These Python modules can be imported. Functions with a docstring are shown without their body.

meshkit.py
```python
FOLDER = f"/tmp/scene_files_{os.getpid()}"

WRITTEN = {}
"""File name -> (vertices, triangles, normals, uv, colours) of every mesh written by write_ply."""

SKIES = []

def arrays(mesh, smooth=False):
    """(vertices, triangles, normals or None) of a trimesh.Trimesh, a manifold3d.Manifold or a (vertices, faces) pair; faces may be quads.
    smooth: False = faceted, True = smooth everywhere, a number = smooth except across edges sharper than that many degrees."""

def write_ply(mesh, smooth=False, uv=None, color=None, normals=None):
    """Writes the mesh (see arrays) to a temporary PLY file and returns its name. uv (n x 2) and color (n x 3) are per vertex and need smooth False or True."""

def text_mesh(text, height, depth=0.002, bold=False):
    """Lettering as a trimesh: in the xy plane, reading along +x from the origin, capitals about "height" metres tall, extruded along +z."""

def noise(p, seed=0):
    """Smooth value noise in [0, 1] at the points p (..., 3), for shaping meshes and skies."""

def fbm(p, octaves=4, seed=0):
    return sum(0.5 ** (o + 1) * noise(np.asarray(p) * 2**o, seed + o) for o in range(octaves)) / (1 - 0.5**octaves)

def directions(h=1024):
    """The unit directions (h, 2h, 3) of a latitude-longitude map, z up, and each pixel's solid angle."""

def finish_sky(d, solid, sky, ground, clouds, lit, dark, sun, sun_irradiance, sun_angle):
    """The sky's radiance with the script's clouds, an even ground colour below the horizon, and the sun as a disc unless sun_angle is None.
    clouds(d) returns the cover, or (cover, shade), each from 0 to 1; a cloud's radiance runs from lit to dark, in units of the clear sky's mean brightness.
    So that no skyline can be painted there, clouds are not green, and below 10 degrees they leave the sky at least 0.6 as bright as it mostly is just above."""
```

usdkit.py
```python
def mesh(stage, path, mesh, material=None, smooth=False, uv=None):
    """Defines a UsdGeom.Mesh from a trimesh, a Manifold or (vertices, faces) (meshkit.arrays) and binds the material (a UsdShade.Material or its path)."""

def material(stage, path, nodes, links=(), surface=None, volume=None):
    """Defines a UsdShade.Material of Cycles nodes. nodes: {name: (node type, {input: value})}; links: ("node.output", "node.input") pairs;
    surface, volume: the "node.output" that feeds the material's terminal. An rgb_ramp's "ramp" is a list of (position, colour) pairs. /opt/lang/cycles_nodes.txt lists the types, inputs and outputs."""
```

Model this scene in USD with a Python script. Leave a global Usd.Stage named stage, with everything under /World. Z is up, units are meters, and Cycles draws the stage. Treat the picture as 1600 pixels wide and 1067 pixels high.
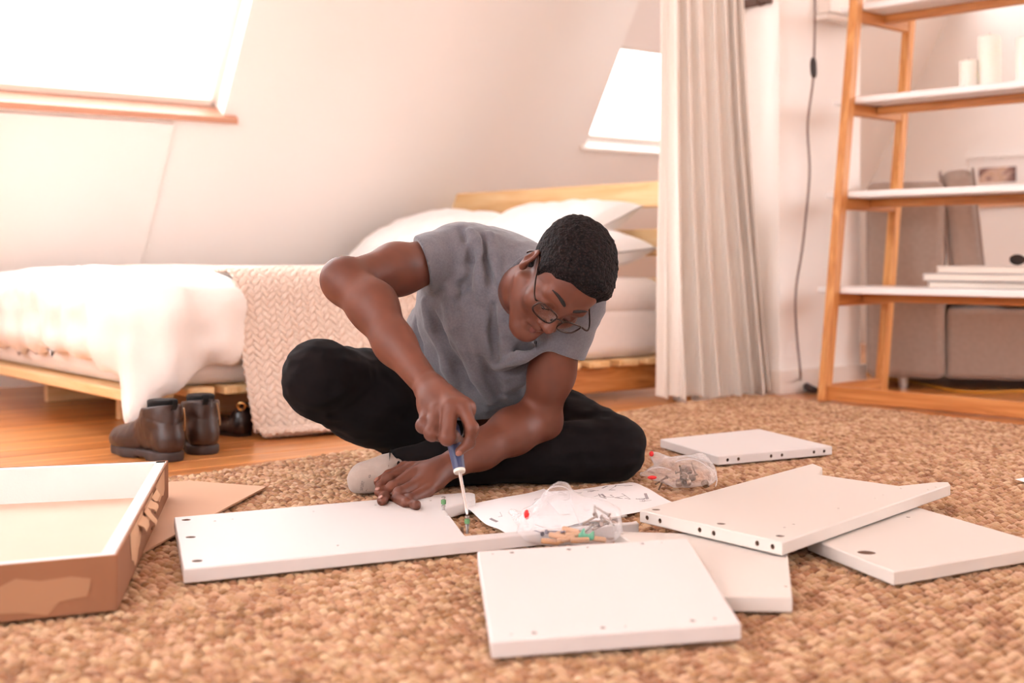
import math, random
import numpy as np
import trimesh
import manifold3d as m3
import shapely.geometry as sg
from scipy.spatial.transform import Rotation
from pxr import Usd, UsdGeom, UsdLux, UsdShade, Sdf, Gf, Vt
import usdkit, meshkit

stage = Usd.Stage.CreateInMemory()
UsdGeom.SetStageUpAxis(stage, "Z")
UsdGeom.SetStageMetersPerUnit(stage, 1.0)
UsdGeom.Xform.Define(stage, "/World")

# ---------------------------------------------------------------- camera, sky, exposure
FOCAL_PX, HORIZON, EYE = 2067.0, 400.0, 0.50          # picture taken as 1600 x 1067
cam = UsdGeom.Camera.Define(stage, "/World/camera")
cam.AddTranslateOp().Set(Gf.Vec3d(0, 0, EYE))
cam.AddRotateXOp().Set(90.0)
cam.CreateHorizontalApertureAttr(36.0)
cam.CreateVerticalApertureAttr(36.0 * 1067 / 1600)
cam.CreateFocalLengthAttr(36.0 * FOCAL_PX / 1600)
cam.CreateVerticalApertureOffsetAttr(-36.0 * (1067 / 2 - HORIZON) / 1600)
cam.CreateFStopAttr(3.0)
cam.CreateFocusDistanceAttr(2.55)
cam.CreateExposureAttr(0.0)
cam.CreateClippingRangeAttr(Gf.Vec2f(0.05, 200))

sky = UsdLux.DomeLight.Define(stage, "/World/sky")      # an even, bright overcast sky
sky.CreateColorAttr(Gf.Vec3f(0.985, 0.965, 1.0))
sky.CreateIntensityAttr(2.7)

sun = UsdLux.DistantLight.Define(stage, "/World/sun")     # hazy sun from beyond the far roof window
sun.CreateColorAttr(Gf.Vec3f(1.0, 0.94, 0.86))
sun.CreateIntensityAttr(8.0)
sun.CreateAngleAttr(7.0)
_d = np.array([-1.38, -0.89, -1.6]); _y = math.radians(38.6)
_d = np.array([_d[0] * math.cos(_y) - _d[1] * math.sin(_y), _d[0] * math.sin(_y) + _d[1] * math.cos(_y), _d[2]]); _d /= np.linalg.norm(_d)
_r = Gf.Rotation(Gf.Vec3d(0, 0, -1), Gf.Vec3d(*map(float, _d)))
sun.AddTransformOp().Set(Gf.Matrix4d().SetRotate(_r))

# ---------------------------------------------------------------- helpers
rng = np.random.default_rng(7)
YAW = math.radians(38.6)                                # the room's b axis (along the bed) against the picture plane
B = np.array([math.cos(YAW), math.sin(YAW), 0.0])
A = np.array([-math.sin(YAW), math.cos(YAW), 0.0])
ROOM = np.eye(4); ROOM[:3, 0], ROOM[:3, 1] = B, A
Z = np.array([0, 0, 1.0])

def lin(r, g, b):
    return tuple(((c / 255 + 0.055) / 1.055) ** 2.4 if c > 10 else c / 255 / 12.92 for c in (r, g, b))

def pd(px, py, d):
    """the point at depth d behind a place in the picture"""
    return np.array([(px - 800) / FOCAL_PX * d, d, EYE - (py - HORIZON) / FOCAL_PX * d])

def pz(px, py, z):
    return pd(px, py, (EYE - z) * FOCAL_PX / (py - HORIZON))

def on_a(px, py, a):
    return pd(px, py, a / (A[1] + A[0] * (px - 800) / FOCAL_PX))

def on_b(px, py, b):
    return pd(px, py, b / (B[1] + B[0] * (px - 800) / FOCAL_PX))

def ba(p):
    p = np.asarray(p, float)
    return np.array([p[..., :2] @ B[:2], p[..., :2] @ A[:2], p[..., 2]]).T

used = {}
def numbered(parent, name):
    k = used.get((parent, name), 0)
    used[(parent, name)] = k + 1
    return f"{parent}/{name}" if k == 0 else f"{parent}/{name}_{k:03d}"

def tag(prim, label=None, cat=None, group=None, kind=None):
    for k, v in (("label", label), ("category", cat), ("group", group), ("kind", kind)):
        if v:
            prim.SetCustomDataByKey(k, v)

def arr(mesh):
    v, f, _ = meshkit.arrays(mesh, False)
    return v, f

class Thing:
    """an Xform at the thing's base; parts given in world coordinates"""
    def __init__(s, name, label=None, cat=None, loc=(0, 0, 0), group=None, kind=None, parent="/World"):
        s.path, s.loc = numbered(parent, name), np.asarray(loc, float)
        x = UsdGeom.Xform.Define(stage, s.path)
        x.AddTranslateOp().Set(Gf.Vec3d(*map(float, s.loc)))
        tag(x.GetPrim(), label, cat, group, kind)
    def part(s, name, mesh, m, smooth=False, parent=None, label=None, kind=None, uv=None):
        v, f = arr(mesh)
        p = numbered(parent or s.path, name)
        o = usdkit.mesh(stage, p, (v - s.loc, f), m, smooth, uv)
        tag(o.GetPrim(), label, kind=kind)
        return p

def single(name, mesh, m, label=None, cat=None, group=None, kind=None, smooth=False, uv=None):
    o = usdkit.mesh(stage, numbered("/World", name), arr(mesh), m, smooth, uv)
    tag(o.GetPrim(), label, cat, group, kind)
    return str(o.GetPath())

def hull(points):
    return trimesh.convex.convex_hull(np.asarray(points, float))

def cbox(lo, hi, c=0.002, mat4=None):
    """a box with chamfered edges"""
    lo, hi = np.minimum(lo, hi).astype(float), np.maximum(lo, hi).astype(float)
    c = min(c, 0.45 * (hi - lo).min())
    pts = []
    for i, j, k in np.ndindex(2, 2, 2):
        s = np.array([i, j, k])
        p = np.where(s, hi, lo)
        for ax in range(3):
            q = p + np.where(s, -c, c)
            q[ax] = p[ax]
            pts.append(q)
    m = hull(pts)
    if mat4 is not None:
        m.apply_transform(mat4)
    return m

def rbox(lo, hi, r, mat4=None):
    """a softly rounded box (cushions, upholstery)"""
    lo, hi = np.minimum(lo, hi).astype(float), np.maximum(lo, hi).astype(float)
    r = min(r, 0.49 * (hi - lo).min())
    s = trimesh.creation.icosphere(2, r).vertices
    pts = np.vstack([np.where([i, j, k], hi - r, lo + r) + s for i, j, k in np.ndindex(2, 2, 2)])
    m = hull(pts)
    if mat4 is not None:
        m.apply_transform(mat4)
    return m

def bar(p, q, w, h, up=Z, c=0.002):
    """a square bar from p to q; w across, h along up"""
    p, q = np.asarray(p, float), np.asarray(q, float)
    d = q - p; L = np.linalg.norm(d); d /= L
    s = np.cross(d, up); s /= np.linalg.norm(s); u = np.cross(s, d)
    T = np.eye(4); T[:3, 0], T[:3, 1], T[:3, 2], T[:3, 3] = d, s, u, p
    return cbox((0, -w / 2, -h / 2), (L, w / 2, h / 2), c, T)

def tube(points, r, sides=10, closed=False, caps=True):
    p = np.asarray(points, float)
    n = len(p)
    if closed:
        t = np.roll(p, -1, 0) - np.roll(p, 1, 0)
    else:
        t = np.gradient(p, axis=0)
    t /= np.linalg.norm(t, axis=1, keepdims=True) + 1e-12
    a = np.cross(t[0], [0, 0, 1.0] if abs(t[0][2]) < 0.9 else [1.0, 0, 0]); a /= np.linalg.norm(a)
    fr = []
    for i in range(n):
        a = a - t[i] * (a @ t[i]); a /= np.linalg.norm(a)
        fr.append((a, np.cross(t[i], a)))
    ang = np.arange(sides) * 2 * np.pi / sides
    r = np.broadcast_to(r, (n,))
    v = np.array([p[i] + r[i] * (np.cos(ang)[:, None] * fr[i][0] + np.sin(ang)[:, None] * fr[i][1]) for i in range(n)]).reshape(-1, 3)
    f = []
    for i in range(n if closed else n - 1):
        i2 = (i + 1) % n
        for j in range(sides):
            j2 = (j + 1) % sides
            f += [(i * sides + j, i2 * sides + j, i2 * sides + j2), (i * sides + j, i2 * sides + j2, i * sides + j2)]
    if caps and not closed:
        v = np.vstack([v, p[0], p[-1]])
        for j in range(sides):
            j2 = (j + 1) % sides
            f += [(n * sides, j, j2), (n * sides + 1, (n - 1) * sides + j2, (n - 1) * sides + j)]
    m = trimesh.Trimesh(v, np.array(f)[:, ::-1], process=False)
    return m

def spline(pts, n=40):
    from scipy.interpolate import CubicSpline
    pts = np.asarray(pts, float)
    t = np.r_[0, np.cumsum(np.linalg.norm(np.diff(pts, axis=0), axis=1))]
    return CubicSpline(t, pts)(np.linspace(0, t[-1], n))

def lathe(profile, p, axis=Z, n=24):
    """profile: (radius, height) pairs turned about the axis through p"""
    m = trimesh.creation.revolve(np.asarray(profile, float), sections=n)
    T = trimesh.geometry.align_vectors([0, 0, 1], axis); T[:3, 3] = p
    m.apply_transform(T)
    return m

def grid_faces(nu, nv):
    i, j = np.meshgrid(np.arange(nu - 1), np.arange(nv - 1), indexing="ij")
    q = np.stack([i * nv + j, (i + 1) * nv + j, (i + 1) * nv + j + 1, i * nv + j + 1], -1).reshape(-1, 4)
    return q

def sheet(P, thick):
    """a cloth of real thickness from a (nu, nv, 3) grid: a front, a back and a rim"""
    nu, nv = P.shape[:2]
    du, dv = np.gradient(P, axis=0), np.gradient(P, axis=1)
    n = np.cross(du, dv); n /= np.linalg.norm(n, axis=-1, keepdims=True) + 1e-12
    v = np.vstack([(P + n * thick / 2).reshape(-1, 3), (P - n * thick / 2).reshape(-1, 3)])
    q = grid_faces(nu, nv); N = nu * nv
    rim = np.r_[np.arange(nu - 1) * nv, (nu - 1) * nv + np.arange(nv - 1), (nu - 1 - np.arange(nu - 1)) * nv + nv - 1, nv - 1 - np.arange(nv - 1)]
    nx = np.roll(rim, -1)
    side = np.stack([rim, rim + N, nx + N, nx], -1)
    quads = np.vstack([q, q[:, ::-1] + N, side[:, ::-1]])
    return v, quads

def cat(*ms):
    return trimesh.util.concatenate([trimesh.Trimesh(*arr(m), process=False) for m in ms])

def to_manifold(m):
    v, f = arr(m)
    t = trimesh.Trimesh(v, f, process=True)
    if t.volume < 0:
        t.invert()
    return m3.Manifold(m3.Mesh(np.asarray(t.vertices, np.float32), np.asarray(t.faces, np.uint32)))

# ---------------------------------------------------------------- materials
def mat(name, nodes, links, surface="p.BSDF"):
    return usdkit.material(stage, f"/World/Looks/{name}", nodes, links, surface)

def plain(name, color, rough=0.5, bump=0.0, bscale=200.0, vary=0.0, vscale=4.0, **kw):
    n = {"p": ("principled_bsdf", {"base_color": color, "roughness": rough, **kw}), "g": ("geometry", {})}
    l = []
    if bump:
        n["n"] = ("noise_texture", {"scale": bscale, "detail": 3.0})
        n["b"] = ("bump", {"strength": bump, "distance": 0.002})
        l += [("g.position", "n.vector"), ("n.fac", "b.height"), ("b.normal", "p.normal")]
    if vary:
        n["v"] = ("noise_texture", {"scale": vscale, "detail": 4.0})
        c = np.array(color)
        n["r"] = ("rgb_ramp", {"ramp": [(0.3, tuple(c * (1 - vary))), (0.7, tuple(np.minimum(c * (1 + vary), 1)))]})
        l += [("g.position", "v.vector"), ("v.fac", "r.fac"), ("r.color", "p.base_color")]
    return mat(name, n, l)

def wood(name, dark, mid, light, yaw=0.0, pitch=0.0, stretch=(1.2, 22, 22), rough=0.38, offset=0.0, coat=0.0, bump=0.12):
    """grain runs along the direction with this yaw (about z) and pitch"""
    n = {"g": ("geometry", {}),
         "m0": ("mapping", {"rotation": (0, 0, -yaw), "location": (offset, offset * 0.7, offset * 1.3)}),
         "m1": ("mapping", {"rotation": (0, pitch, 0)}),
         "m": ("mapping", {"scale": stretch}),
         "n": ("noise_texture", {"scale": 1.6, "detail": 6.0, "roughness": 0.6, "distortion": 0.8}),
         "r": ("rgb_ramp", {"ramp": [(0.28, dark), (0.47, mid), (0.68, light)]}),
         "m2": ("mapping", {"scale": (stretch[0] * 4, stretch[1] * 9, stretch[2] * 9)}),
         "n2": ("noise_texture", {"scale": 2.0, "detail": 3.0}),
         "b": ("bump", {"strength": bump, "distance": 0.001}),
         "p": ("principled_bsdf", {"roughness": rough, "coat_weight": coat, "coat_roughness": 0.12})}
    l = [("g.position", "m0.vector"), ("m0.vector", "m1.vector"), ("m1.vector", "m.vector"), ("m.vector", "n.vector"), ("n.fac", "r.fac"),
         ("r.color", "p.base_color"), ("m1.vector", "m2.vector"), ("m2.vector", "n2.vector"), ("n2.fac", "b.height"), ("b.normal", "p.normal")]
    return mat(name, n, l)

def cloth(name, color, weave=900.0, bump=0.25, rough=0.9, vary=0.06, translucent=0.0, sheen=0.3, streak=(1, 1, 1), vscale=60.0):
    c = np.array(color)
    n = {"g": ("geometry", {}), "ms": ("mapping", {"scale": streak}),
         "n": ("noise_texture", {"scale": weave, "detail": 2.0}), "b": ("bump", {"strength": bump, "distance": 0.001}),
         "v": ("noise_texture", {"scale": vscale, "detail": 5.0, "roughness": 0.7}),
         "r": ("rgb_ramp", {"ramp": [(0.3, tuple(c * (1 - vary))), (0.7, tuple(np.minimum(c * (1 + vary), 1)))]}),
         "p": ("principled_bsdf", {"roughness": rough, "sheen_weight": sheen, "specular_ior_level": 0.1})}
    l = [("g.position", "n.vector"), ("n.fac", "b.height"), ("b.normal", "p.normal"), ("g.position", "ms.vector"), ("ms.vector", "v.vector"),
         ("v.fac", "r.fac"), ("r.color", "p.base_color")]
    s = "p.BSDF"
    if translucent:
        n["t"] = ("translucent_bsdf", {})
        n["x"] = ("mix_closure", {"fac": translucent})
        l += [("r.color", "t.color"), ("p.BSDF", "x.closure1"), ("t.BSDF", "x.closure2")]
        s = "x.closure"
    return mat(name, n, l, s)

def pane(name, tint=(1, 1, 1), base=0.03, gain=0.6, rough=0.02):
    return mat(name, {"t": ("transparent_bsdf", {"color": tint}), "g": ("glossy_bsdf", {"color": (1, 1, 1), "roughness": rough}),
                      "f": ("layer_weight", {"blend": 0.5}), "w": ("math", {"math_type": "power", "value2": 4.0}),
                      "k": ("math", {"math_type": "multiply_add", "value2": gain, "value3": base, "use_clamp": True}), "x": ("mix_closure", {})},
               [("f.facing", "w.value1"), ("w.value", "k.value1"), ("k.value", "x.fac"), ("t.BSDF", "x.closure1"), ("g.BSDF", "x.closure2")], "x.closure")

PLASTER = plain("plaster", lin(250, 243, 237), 0.85, 0.05, 60)
CEILING = plain("ceiling_paint", lin(248, 242, 237), 0.9)
TRIMW = plain("trim_paint", lin(240, 228, 218), 0.45)
SILLW = plain("sill_timber", lin(196, 140, 112), 0.45)
MDF = plain("white_lacquer", lin(212, 206, 204), 0.5, 0.02, 300)
MDF_WARM = plain("white_lacquer_warm", lin(212, 204, 197), 0.5, 0.02, 300)
DRILL = plain("drilled_fibreboard", lin(120, 92, 76), 0.9)
FLOORS = [wood(f"pine_floor_{'abcde'[i]}", lin(*d), lin(*m_), lin(*l_), YAW, 0, (0.9, 14, 14), 0.26, i * 3.7, 0.25)
          for i, (d, m_, l_) in enumerate([((162, 102, 50), (202, 130, 70), (222, 154, 94)), ((172, 112, 58), (212, 140, 78), (228, 162, 102)),
                                          ((154, 94, 46), (196, 124, 66), (214, 146, 86)), ((174, 116, 62), (214, 146, 84), (230, 166, 108)),
                                          ((162, 100, 50), (204, 130, 70), (220, 150, 90))])]
PINE_B = wood("pine_along_bed", lin(204, 146, 92), lin(228, 176, 120), lin(240, 198, 146), YAW, 0, (1.5, 20, 20), 0.4, 1.0)
PINE_A = wood("pine_across_bed", lin(222, 170, 112), lin(240, 198, 142), lin(246, 214, 166), YAW + math.pi / 2, 0, (1.5, 20, 20), 0.4, 2.0)
PINE_Z = wood("pine_upright", lin(200, 146, 92), lin(226, 176, 118), lin(238, 196, 142), 0, math.pi / 2, (1.5, 20, 20), 0.4, 3.0)
SHELF_YAW = math.radians(43)
OAK_L = wood("oiled_wood_long", lin(156, 90, 42), lin(194, 124, 64), lin(216, 152, 92), SHELF_YAW - math.pi / 2, 0, (1.5, 26, 26), 0.4, 1.0)
OAK_S = wood("oiled_wood_side", lin(156, 90, 42), lin(194, 124, 64), lin(216, 152, 92), SHELF_YAW, 0, (1.5, 26, 26), 0.4, 5.0)
OAK_Z = wood("oiled_wood_upright", lin(172, 104, 50), lin(212, 144, 80), lin(232, 174, 110), 0, math.pi / 2, (1.5, 26, 26), 0.38, 2.0)
# ================================================================ blended solids: distance fields meshed as one continuous surface
def smin(a, b, k):
    if k <= 0:
        return np.minimum(a, b)
    h = np.maximum(k - np.abs(a - b), 0) / k
    return np.minimum(a, b) - h * h * k / 4

def smax(a, b, k):
    return -smin(-a, -b, k)

class Field:
    def __init__(s):
        s.prims, s.after = [], None
    def _add(s, fn, c, r, k, op):
        s.prims.append((fn, np.asarray(c, float), float(r), k, op))
        return s
    def cone(s, a, b, ra, rb, k=.02, op="u", flat=None):
        """a round cone; flat = (direction, factor) squashes its cross-section along a direction"""
        a, b = np.asarray(a, float), np.asarray(b, float)
        ab = b - a; L2 = max(ab @ ab, 1e-12)
        n = None
        if flat is not None:
            n = np.asarray(flat[0], float); n = n / np.linalg.norm(n)
        def fn(p):
            t = np.clip((p - a) @ ab / L2, 0, 1)
            v = p - a - t[:, None] * ab
            if n is not None:
                v = v + (v @ n)[:, None] * n * (1 / flat[1] - 1)
            d = np.linalg.norm(v, axis=1) - (ra + (rb - ra) * t)
            return d if n is None else d * min(1, flat[1] + .15)
        return s._add(fn, (a + b) / 2, np.sqrt(L2) / 2 + max(ra, rb), k, op)
    def chain(s, pts, radii, k=.02, op="u", flat=None):
        for i in range(len(pts) - 1):
            s.cone(pts[i], pts[i + 1], radii[i], radii[i + 1], k, op, flat)
        return s
    def ball(s, c, r, k=.02, op="u"):
        c = np.asarray(c, float)
        return s._add(lambda p: np.linalg.norm(p - c, axis=1) - r, c, r, k, op)
    def ell(s, c, radii, R=np.eye(3), k=.02, op="u"):
        """an ellipsoid whose axes are the rows of R"""
        c, radii, R = np.asarray(c, float), np.asarray(radii, float), np.asarray(R, float)
        def fn(p):
            q = (p - c) @ R.T
            k0 = np.linalg.norm(q / radii, axis=1); k1 = np.linalg.norm(q / radii ** 2, axis=1) + 1e-9
            return k0 * (k0 - 1) / k1
        return s._add(fn, c, radii.max(), k, op)
    def box(s, lo, hi, r, T=None, k=.02, op="u"):
        """a rounded box in the frame T (4 x 4)"""
        lo, hi = np.asarray(lo, float), np.asarray(hi, float)
        T = np.eye(4) if T is None else T
        c, hf = (lo + hi) / 2, (hi - lo) / 2 - r
        def fn(p):
            q = np.abs((p - T[:3, 3]) @ T[:3, :3] - c) - hf
            return np.linalg.norm(np.maximum(q, 0), axis=1) + np.minimum(q.max(1), 0) - r
        return s._add(fn, T[:3, :3] @ c + T[:3, 3], np.linalg.norm(hi - lo) / 2, k, op)
    def plane(s, p0, n, k=.004):
        """cuts away what lies beyond the plane (on the side of n)"""
        p0, n = np.asarray(p0, float), np.asarray(n, float) / np.linalg.norm(n)
        return s._add(lambda p: (p0 - p) @ n, p0, 1e3, k, "s")
    def ev(s, P, prims=None):
        d = np.full(len(P), .08)
        for fn, c, r, k, op in (s.prims if prims is None else prims):
            x = fn(P)
            d = smin(d, x, k) if op == "u" else smax(d, -x, k)
        return s.after(P, d) if s.after else d
    def near(s, c, r):
        return [q for q in s.prims if np.linalg.norm(q[1] - c) - q[2] < r + .09]
    def mesh(s, lo, hi, h, smooth_it=0, whole=False):
        lo, hi = np.asarray(lo, float), np.asarray(hi, float)
        nb = np.ceil((hi - lo) / (8 * h)).astype(int)
        n = nb * 8 + 1
        bi = np.stack(np.meshgrid(*[np.arange(k) for k in nb], indexing="ij"), -1).reshape(-1, 3)
        cen = lo + (bi * 8 + 4) * h
        dc = np.empty(len(cen))
        order = np.lexsort((bi[:, 2] // 4, bi[:, 1] // 4, bi[:, 0] // 4))
        for ch in np.array_split(order, max(1, len(order) // 64)):
            c = (cen[ch].min(0) + cen[ch].max(0)) / 2
            dc[ch] = s.ev(cen[ch], s.near(c, np.linalg.norm(cen[ch] - c, axis=1).max()))
        D = np.repeat(np.repeat(np.repeat(np.where(dc < 0, -1, 1).reshape(nb).astype(np.float32), 8, 0), 8, 1), 8, 2)
        D = np.pad(D, ((0, 1),) * 3, mode="edge")
        act = order[np.abs(dc[order]) < 8 * h * .9 + .006]
        loc = np.stack(np.meshgrid(*[np.arange(9)] * 3, indexing="ij"), -1).reshape(-1, 3)
        for ch in np.array_split(act, max(1, len(act) // 24)):
            if not len(ch):
                continue
            c = (cen[ch].min(0) + cen[ch].max(0)) / 2
            ii = (bi[ch] * 8)[:, None, :] + loc
            ii = ii.reshape(-1, 3)
            v = s.ev(lo + ii * h, s.near(c, np.linalg.norm(cen[ch] - c, axis=1).max() + 8 * h))
            D[ii[:, 0], ii[:, 1], ii[:, 2]] = v
        D[0] = np.maximum(D[0], .001); D[-1] = np.maximum(D[-1], .001); D[:, 0] = np.maximum(D[:, 0], .001); D[:, -1] = np.maximum(D[:, -1], .001)
        D[:, :, 0] = np.maximum(D[:, :, 0], .001); D[:, :, -1] = np.maximum(D[:, :, -1], .001)
        V, F = nets(D)
        m = trimesh.Trimesh(lo + V * h, F, process=False)
        if whole:                                   # drops stray crumbs: the largest connected piece only
            lab = trimesh.graph.connected_component_labels(m.face_adjacency, node_count=len(F))
            m.update_faces(lab == np.bincount(lab).argmax()); m.remove_unreferenced_vertices()
        if smooth_it:
            trimesh.smoothing.filter_taubin(m, iterations=smooth_it)
        return m

def nets(D):
    S = D < 0
    C = np.zeros([k - 1 for k in D.shape], np.uint8)
    for i, j, k in np.ndindex(2, 2, 2):
        C += S[i:D.shape[0] - 1 + i, j:D.shape[1] - 1 + j, k:D.shape[2] - 1 + k]
    cells = np.argwhere((C > 0) & (C < 8))
    idx = np.full(C.shape, -1, np.int32)
    idx[tuple(cells.T)] = np.arange(len(cells))
    cor = np.array(list(np.ndindex(2, 2, 2)))
    val = np.stack([D[tuple((cells + c).T)] for c in cor], 1)
    acc, cnt = np.zeros((len(cells), 3)), np.zeros(len(cells))
    for i in range(8):
        for j in range(i + 1, 8):
            if np.abs(cor[i] - cor[j]).sum() == 1:
                a, b = val[:, i], val[:, j]
                m = (a < 0) != (b < 0)
                t = np.where(m, a / np.where(m, a - b, 1), 0)
                acc += np.where(m[:, None], cor[i] + t[:, None] * (cor[j] - cor[i]), 0)
                cnt += m
    V = cells + acc / np.maximum(cnt, 1)[:, None]
    F = []
    for ax in range(3):
        u, w = (ax + 1) % 3, (ax + 2) % 3
        sl0 = [slice(None)] * 3; sl1 = [slice(None)] * 3
        sl0[ax], sl1[ax] = slice(0, -1), slice(1, None)
        e0, e1 = S[tuple(sl0)], S[tuple(sl1)]
        e = np.argwhere(e0 != e1)
        e = e[(e[:, u] > 0) & (e[:, w] > 0) & (e[:, u] < D.shape[u] - 1) & (e[:, w] < D.shape[w] - 1)]
        du, dw = np.eye(3, dtype=int)[u], np.eye(3, dtype=int)[w]
        q = np.stack([idx[tuple((e - du - dw).T)], idx[tuple((e - dw).T)], idx[tuple(e.T)], idx[tuple((e - du).T)]], 1)
        flip = e0[tuple(e.T)]
        q = np.where(flip[:, None], q, q[:, ::-1])
        F.append(q[(q >= 0).all(1)])
    q = np.vstack(F)
    return V, np.vstack([q[:, [0, 1, 2]], q[:, [0, 2, 3]]])

def ridge(p, seed=0):
    return 1 - np.abs(2 * meshkit.noise(p, seed) - 1)
# ================================================================ the room
A_FOOT, TAN = 5.15, math.tan(math.radians(60))          # the sloping back wall meets the floor at a = 5.15 and leans in at 60 degrees
B0, B1, A0, CEIL = -2.2, 6.3, -4.6, 2.6
def slope_pt(b, z, off=0.0):
    """a point of the sloping wall, off metres into the room along its normal"""
    n = -A * math.sin(math.radians(60)) - Z * math.cos(math.radians(60))
    return b * B + (A_FOOT - z / TAN) * A + z * Z + n * off

def prism(corners, depth_vec):
    c = np.asarray(corners, float)
    return hull(np.vstack([c, c + depth_vec]))

SN = -A * math.sin(math.radians(60)) - Z * math.cos(math.radians(60))      # the slope's inward normal
ADDED_W0, W1, W2, ADDED_W3 = (-1.7, -0.5, 1.03, 2.2), (0.55, 2.25, 1.03, 2.25), (4.08, 5.35, 1.01, 2.15), (5.50, 6.2, 1.95, 2.5)                # two roof windows in view; first and last added unseen for daylight: b from, b to, z from, z to
def slab(b0, b1, z0, z1):
    return prism([slope_pt(b, z) for b, z in ((b0, z0), (b1, z0), (b1, z1), (b0, z1))], -SN * 0.09)
zt = CEIL + 0.05
wb = []
bs = [B0 - 0.1, ADDED_W0[0], ADDED_W0[1], W1[0], W1[1], W2[0], W2[1], ADDED_W3[0], ADDED_W3[1], B1 + 0.1]
for k in range(9):
    if k % 2:
        w = (ADDED_W0, W1, W2, ADDED_W3)[k // 2]
        wb += [slab(bs[k], bs[k + 1], -0.12, w[2]), slab(bs[k], bs[k + 1], w[3], zt)]
    else:
        wb.append(slab(bs[k], bs[k + 1], -0.12, zt))
wall = Thing("wall_back", kind="structure")
wall.part("plaster_face", cat(*wb), PLASTER)
wall.part("apron_panel", prism([slope_pt(b, z) for b, z in ((0.4, 0.0), (2.06, 0.0), (2.06, 0.99), (0.4, 0.99))], SN * 0.012), PLASTER)  # plaster standing slightly proud below the left window

GLASS = pane("window_glass", (0.97, 0.98, 0.98))
for n, (b0, b1, z0, z1) in enumerate((W1, W2, ADDED_W0, ADDED_W3)):
    t = Thing(f"window_{n + 1}", kind="structure", loc=slope_pt((b0 + b1) / 2, z0, -0.1))  # the last two are the added roof windows, out of view
    rails = []
    for (p, q) in (((b0, z0), (b1, z0)), ((b0, z1), (b1, z1)), ((b0, z0), (b0, z1)), ((b1, z0), (b1, z1))):
        rails.append(bar(slope_pt(*p, -0.10), slope_pt(*q, -0.10), 0.05, 0.05, SN))
    t.part("window_frame", cat(*rails), TRIMW)
    t.part("pane", prism([slope_pt(b, z, -0.10) for b, z in ((b0 + .02, z0 + .02), (b1 - .02, z0 + .02), (b1 - .02, z1 - .02), (b0 + .02, z1 - .02))], SN * 0.004), GLASS)
    e = 0.03 if n == 1 else 0.05
    if n != 1:
        pts = [slope_pt(b, z0, o) for b in (b0 - e, b1 + e) for o in (-0.1, 0.025)]
        t.part("sill", hull(np.vstack([pts, np.array(pts) - 0.022 * Z])), SILLW)
    else:
        pts = [slope_pt(b, z0, o) for b in (b0 - e, b1 + e) for o in (-0.1, 0.012)]
        t.part("sill", hull(np.vstack([pts, np.array(pts) - 0.016 * Z])), TRIMW)

# a white roller blind drawn half-way down over the second window, with its cord
BLIND = cloth("blind_cloth", lin(244, 234, 228), 500, 0.1, 0.9, 0.01, 0.05)
t = Thing("roller_blind", "white roller blind drawn half-way down the far roof window, beside the curtain", "blind", slope_pt(4.7, 2.1, -0.05))
zb = 1.415
t.part("blind_cloth", prism([slope_pt(b, z, -0.06) for b, z in ((W2[0] + .01, zb), (W2[1] - .01, zb), (W2[1] - .01, 2.12), (W2[0] + .01, 2.12))], SN * 0.003), BLIND)
t.part("bottom_bar", tube([slope_pt(W2[0] + .01, zb, -0.06), slope_pt(W2[1] - .01, zb, -0.06)], 0.009), TRIMW, 40)
t.part("roller", tube([slope_pt(W2[0] + .01, 2.12, -0.05), slope_pt(W2[1] - .01, 2.12, -0.05)], 0.022, 16), TRIMW, 40)
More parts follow.
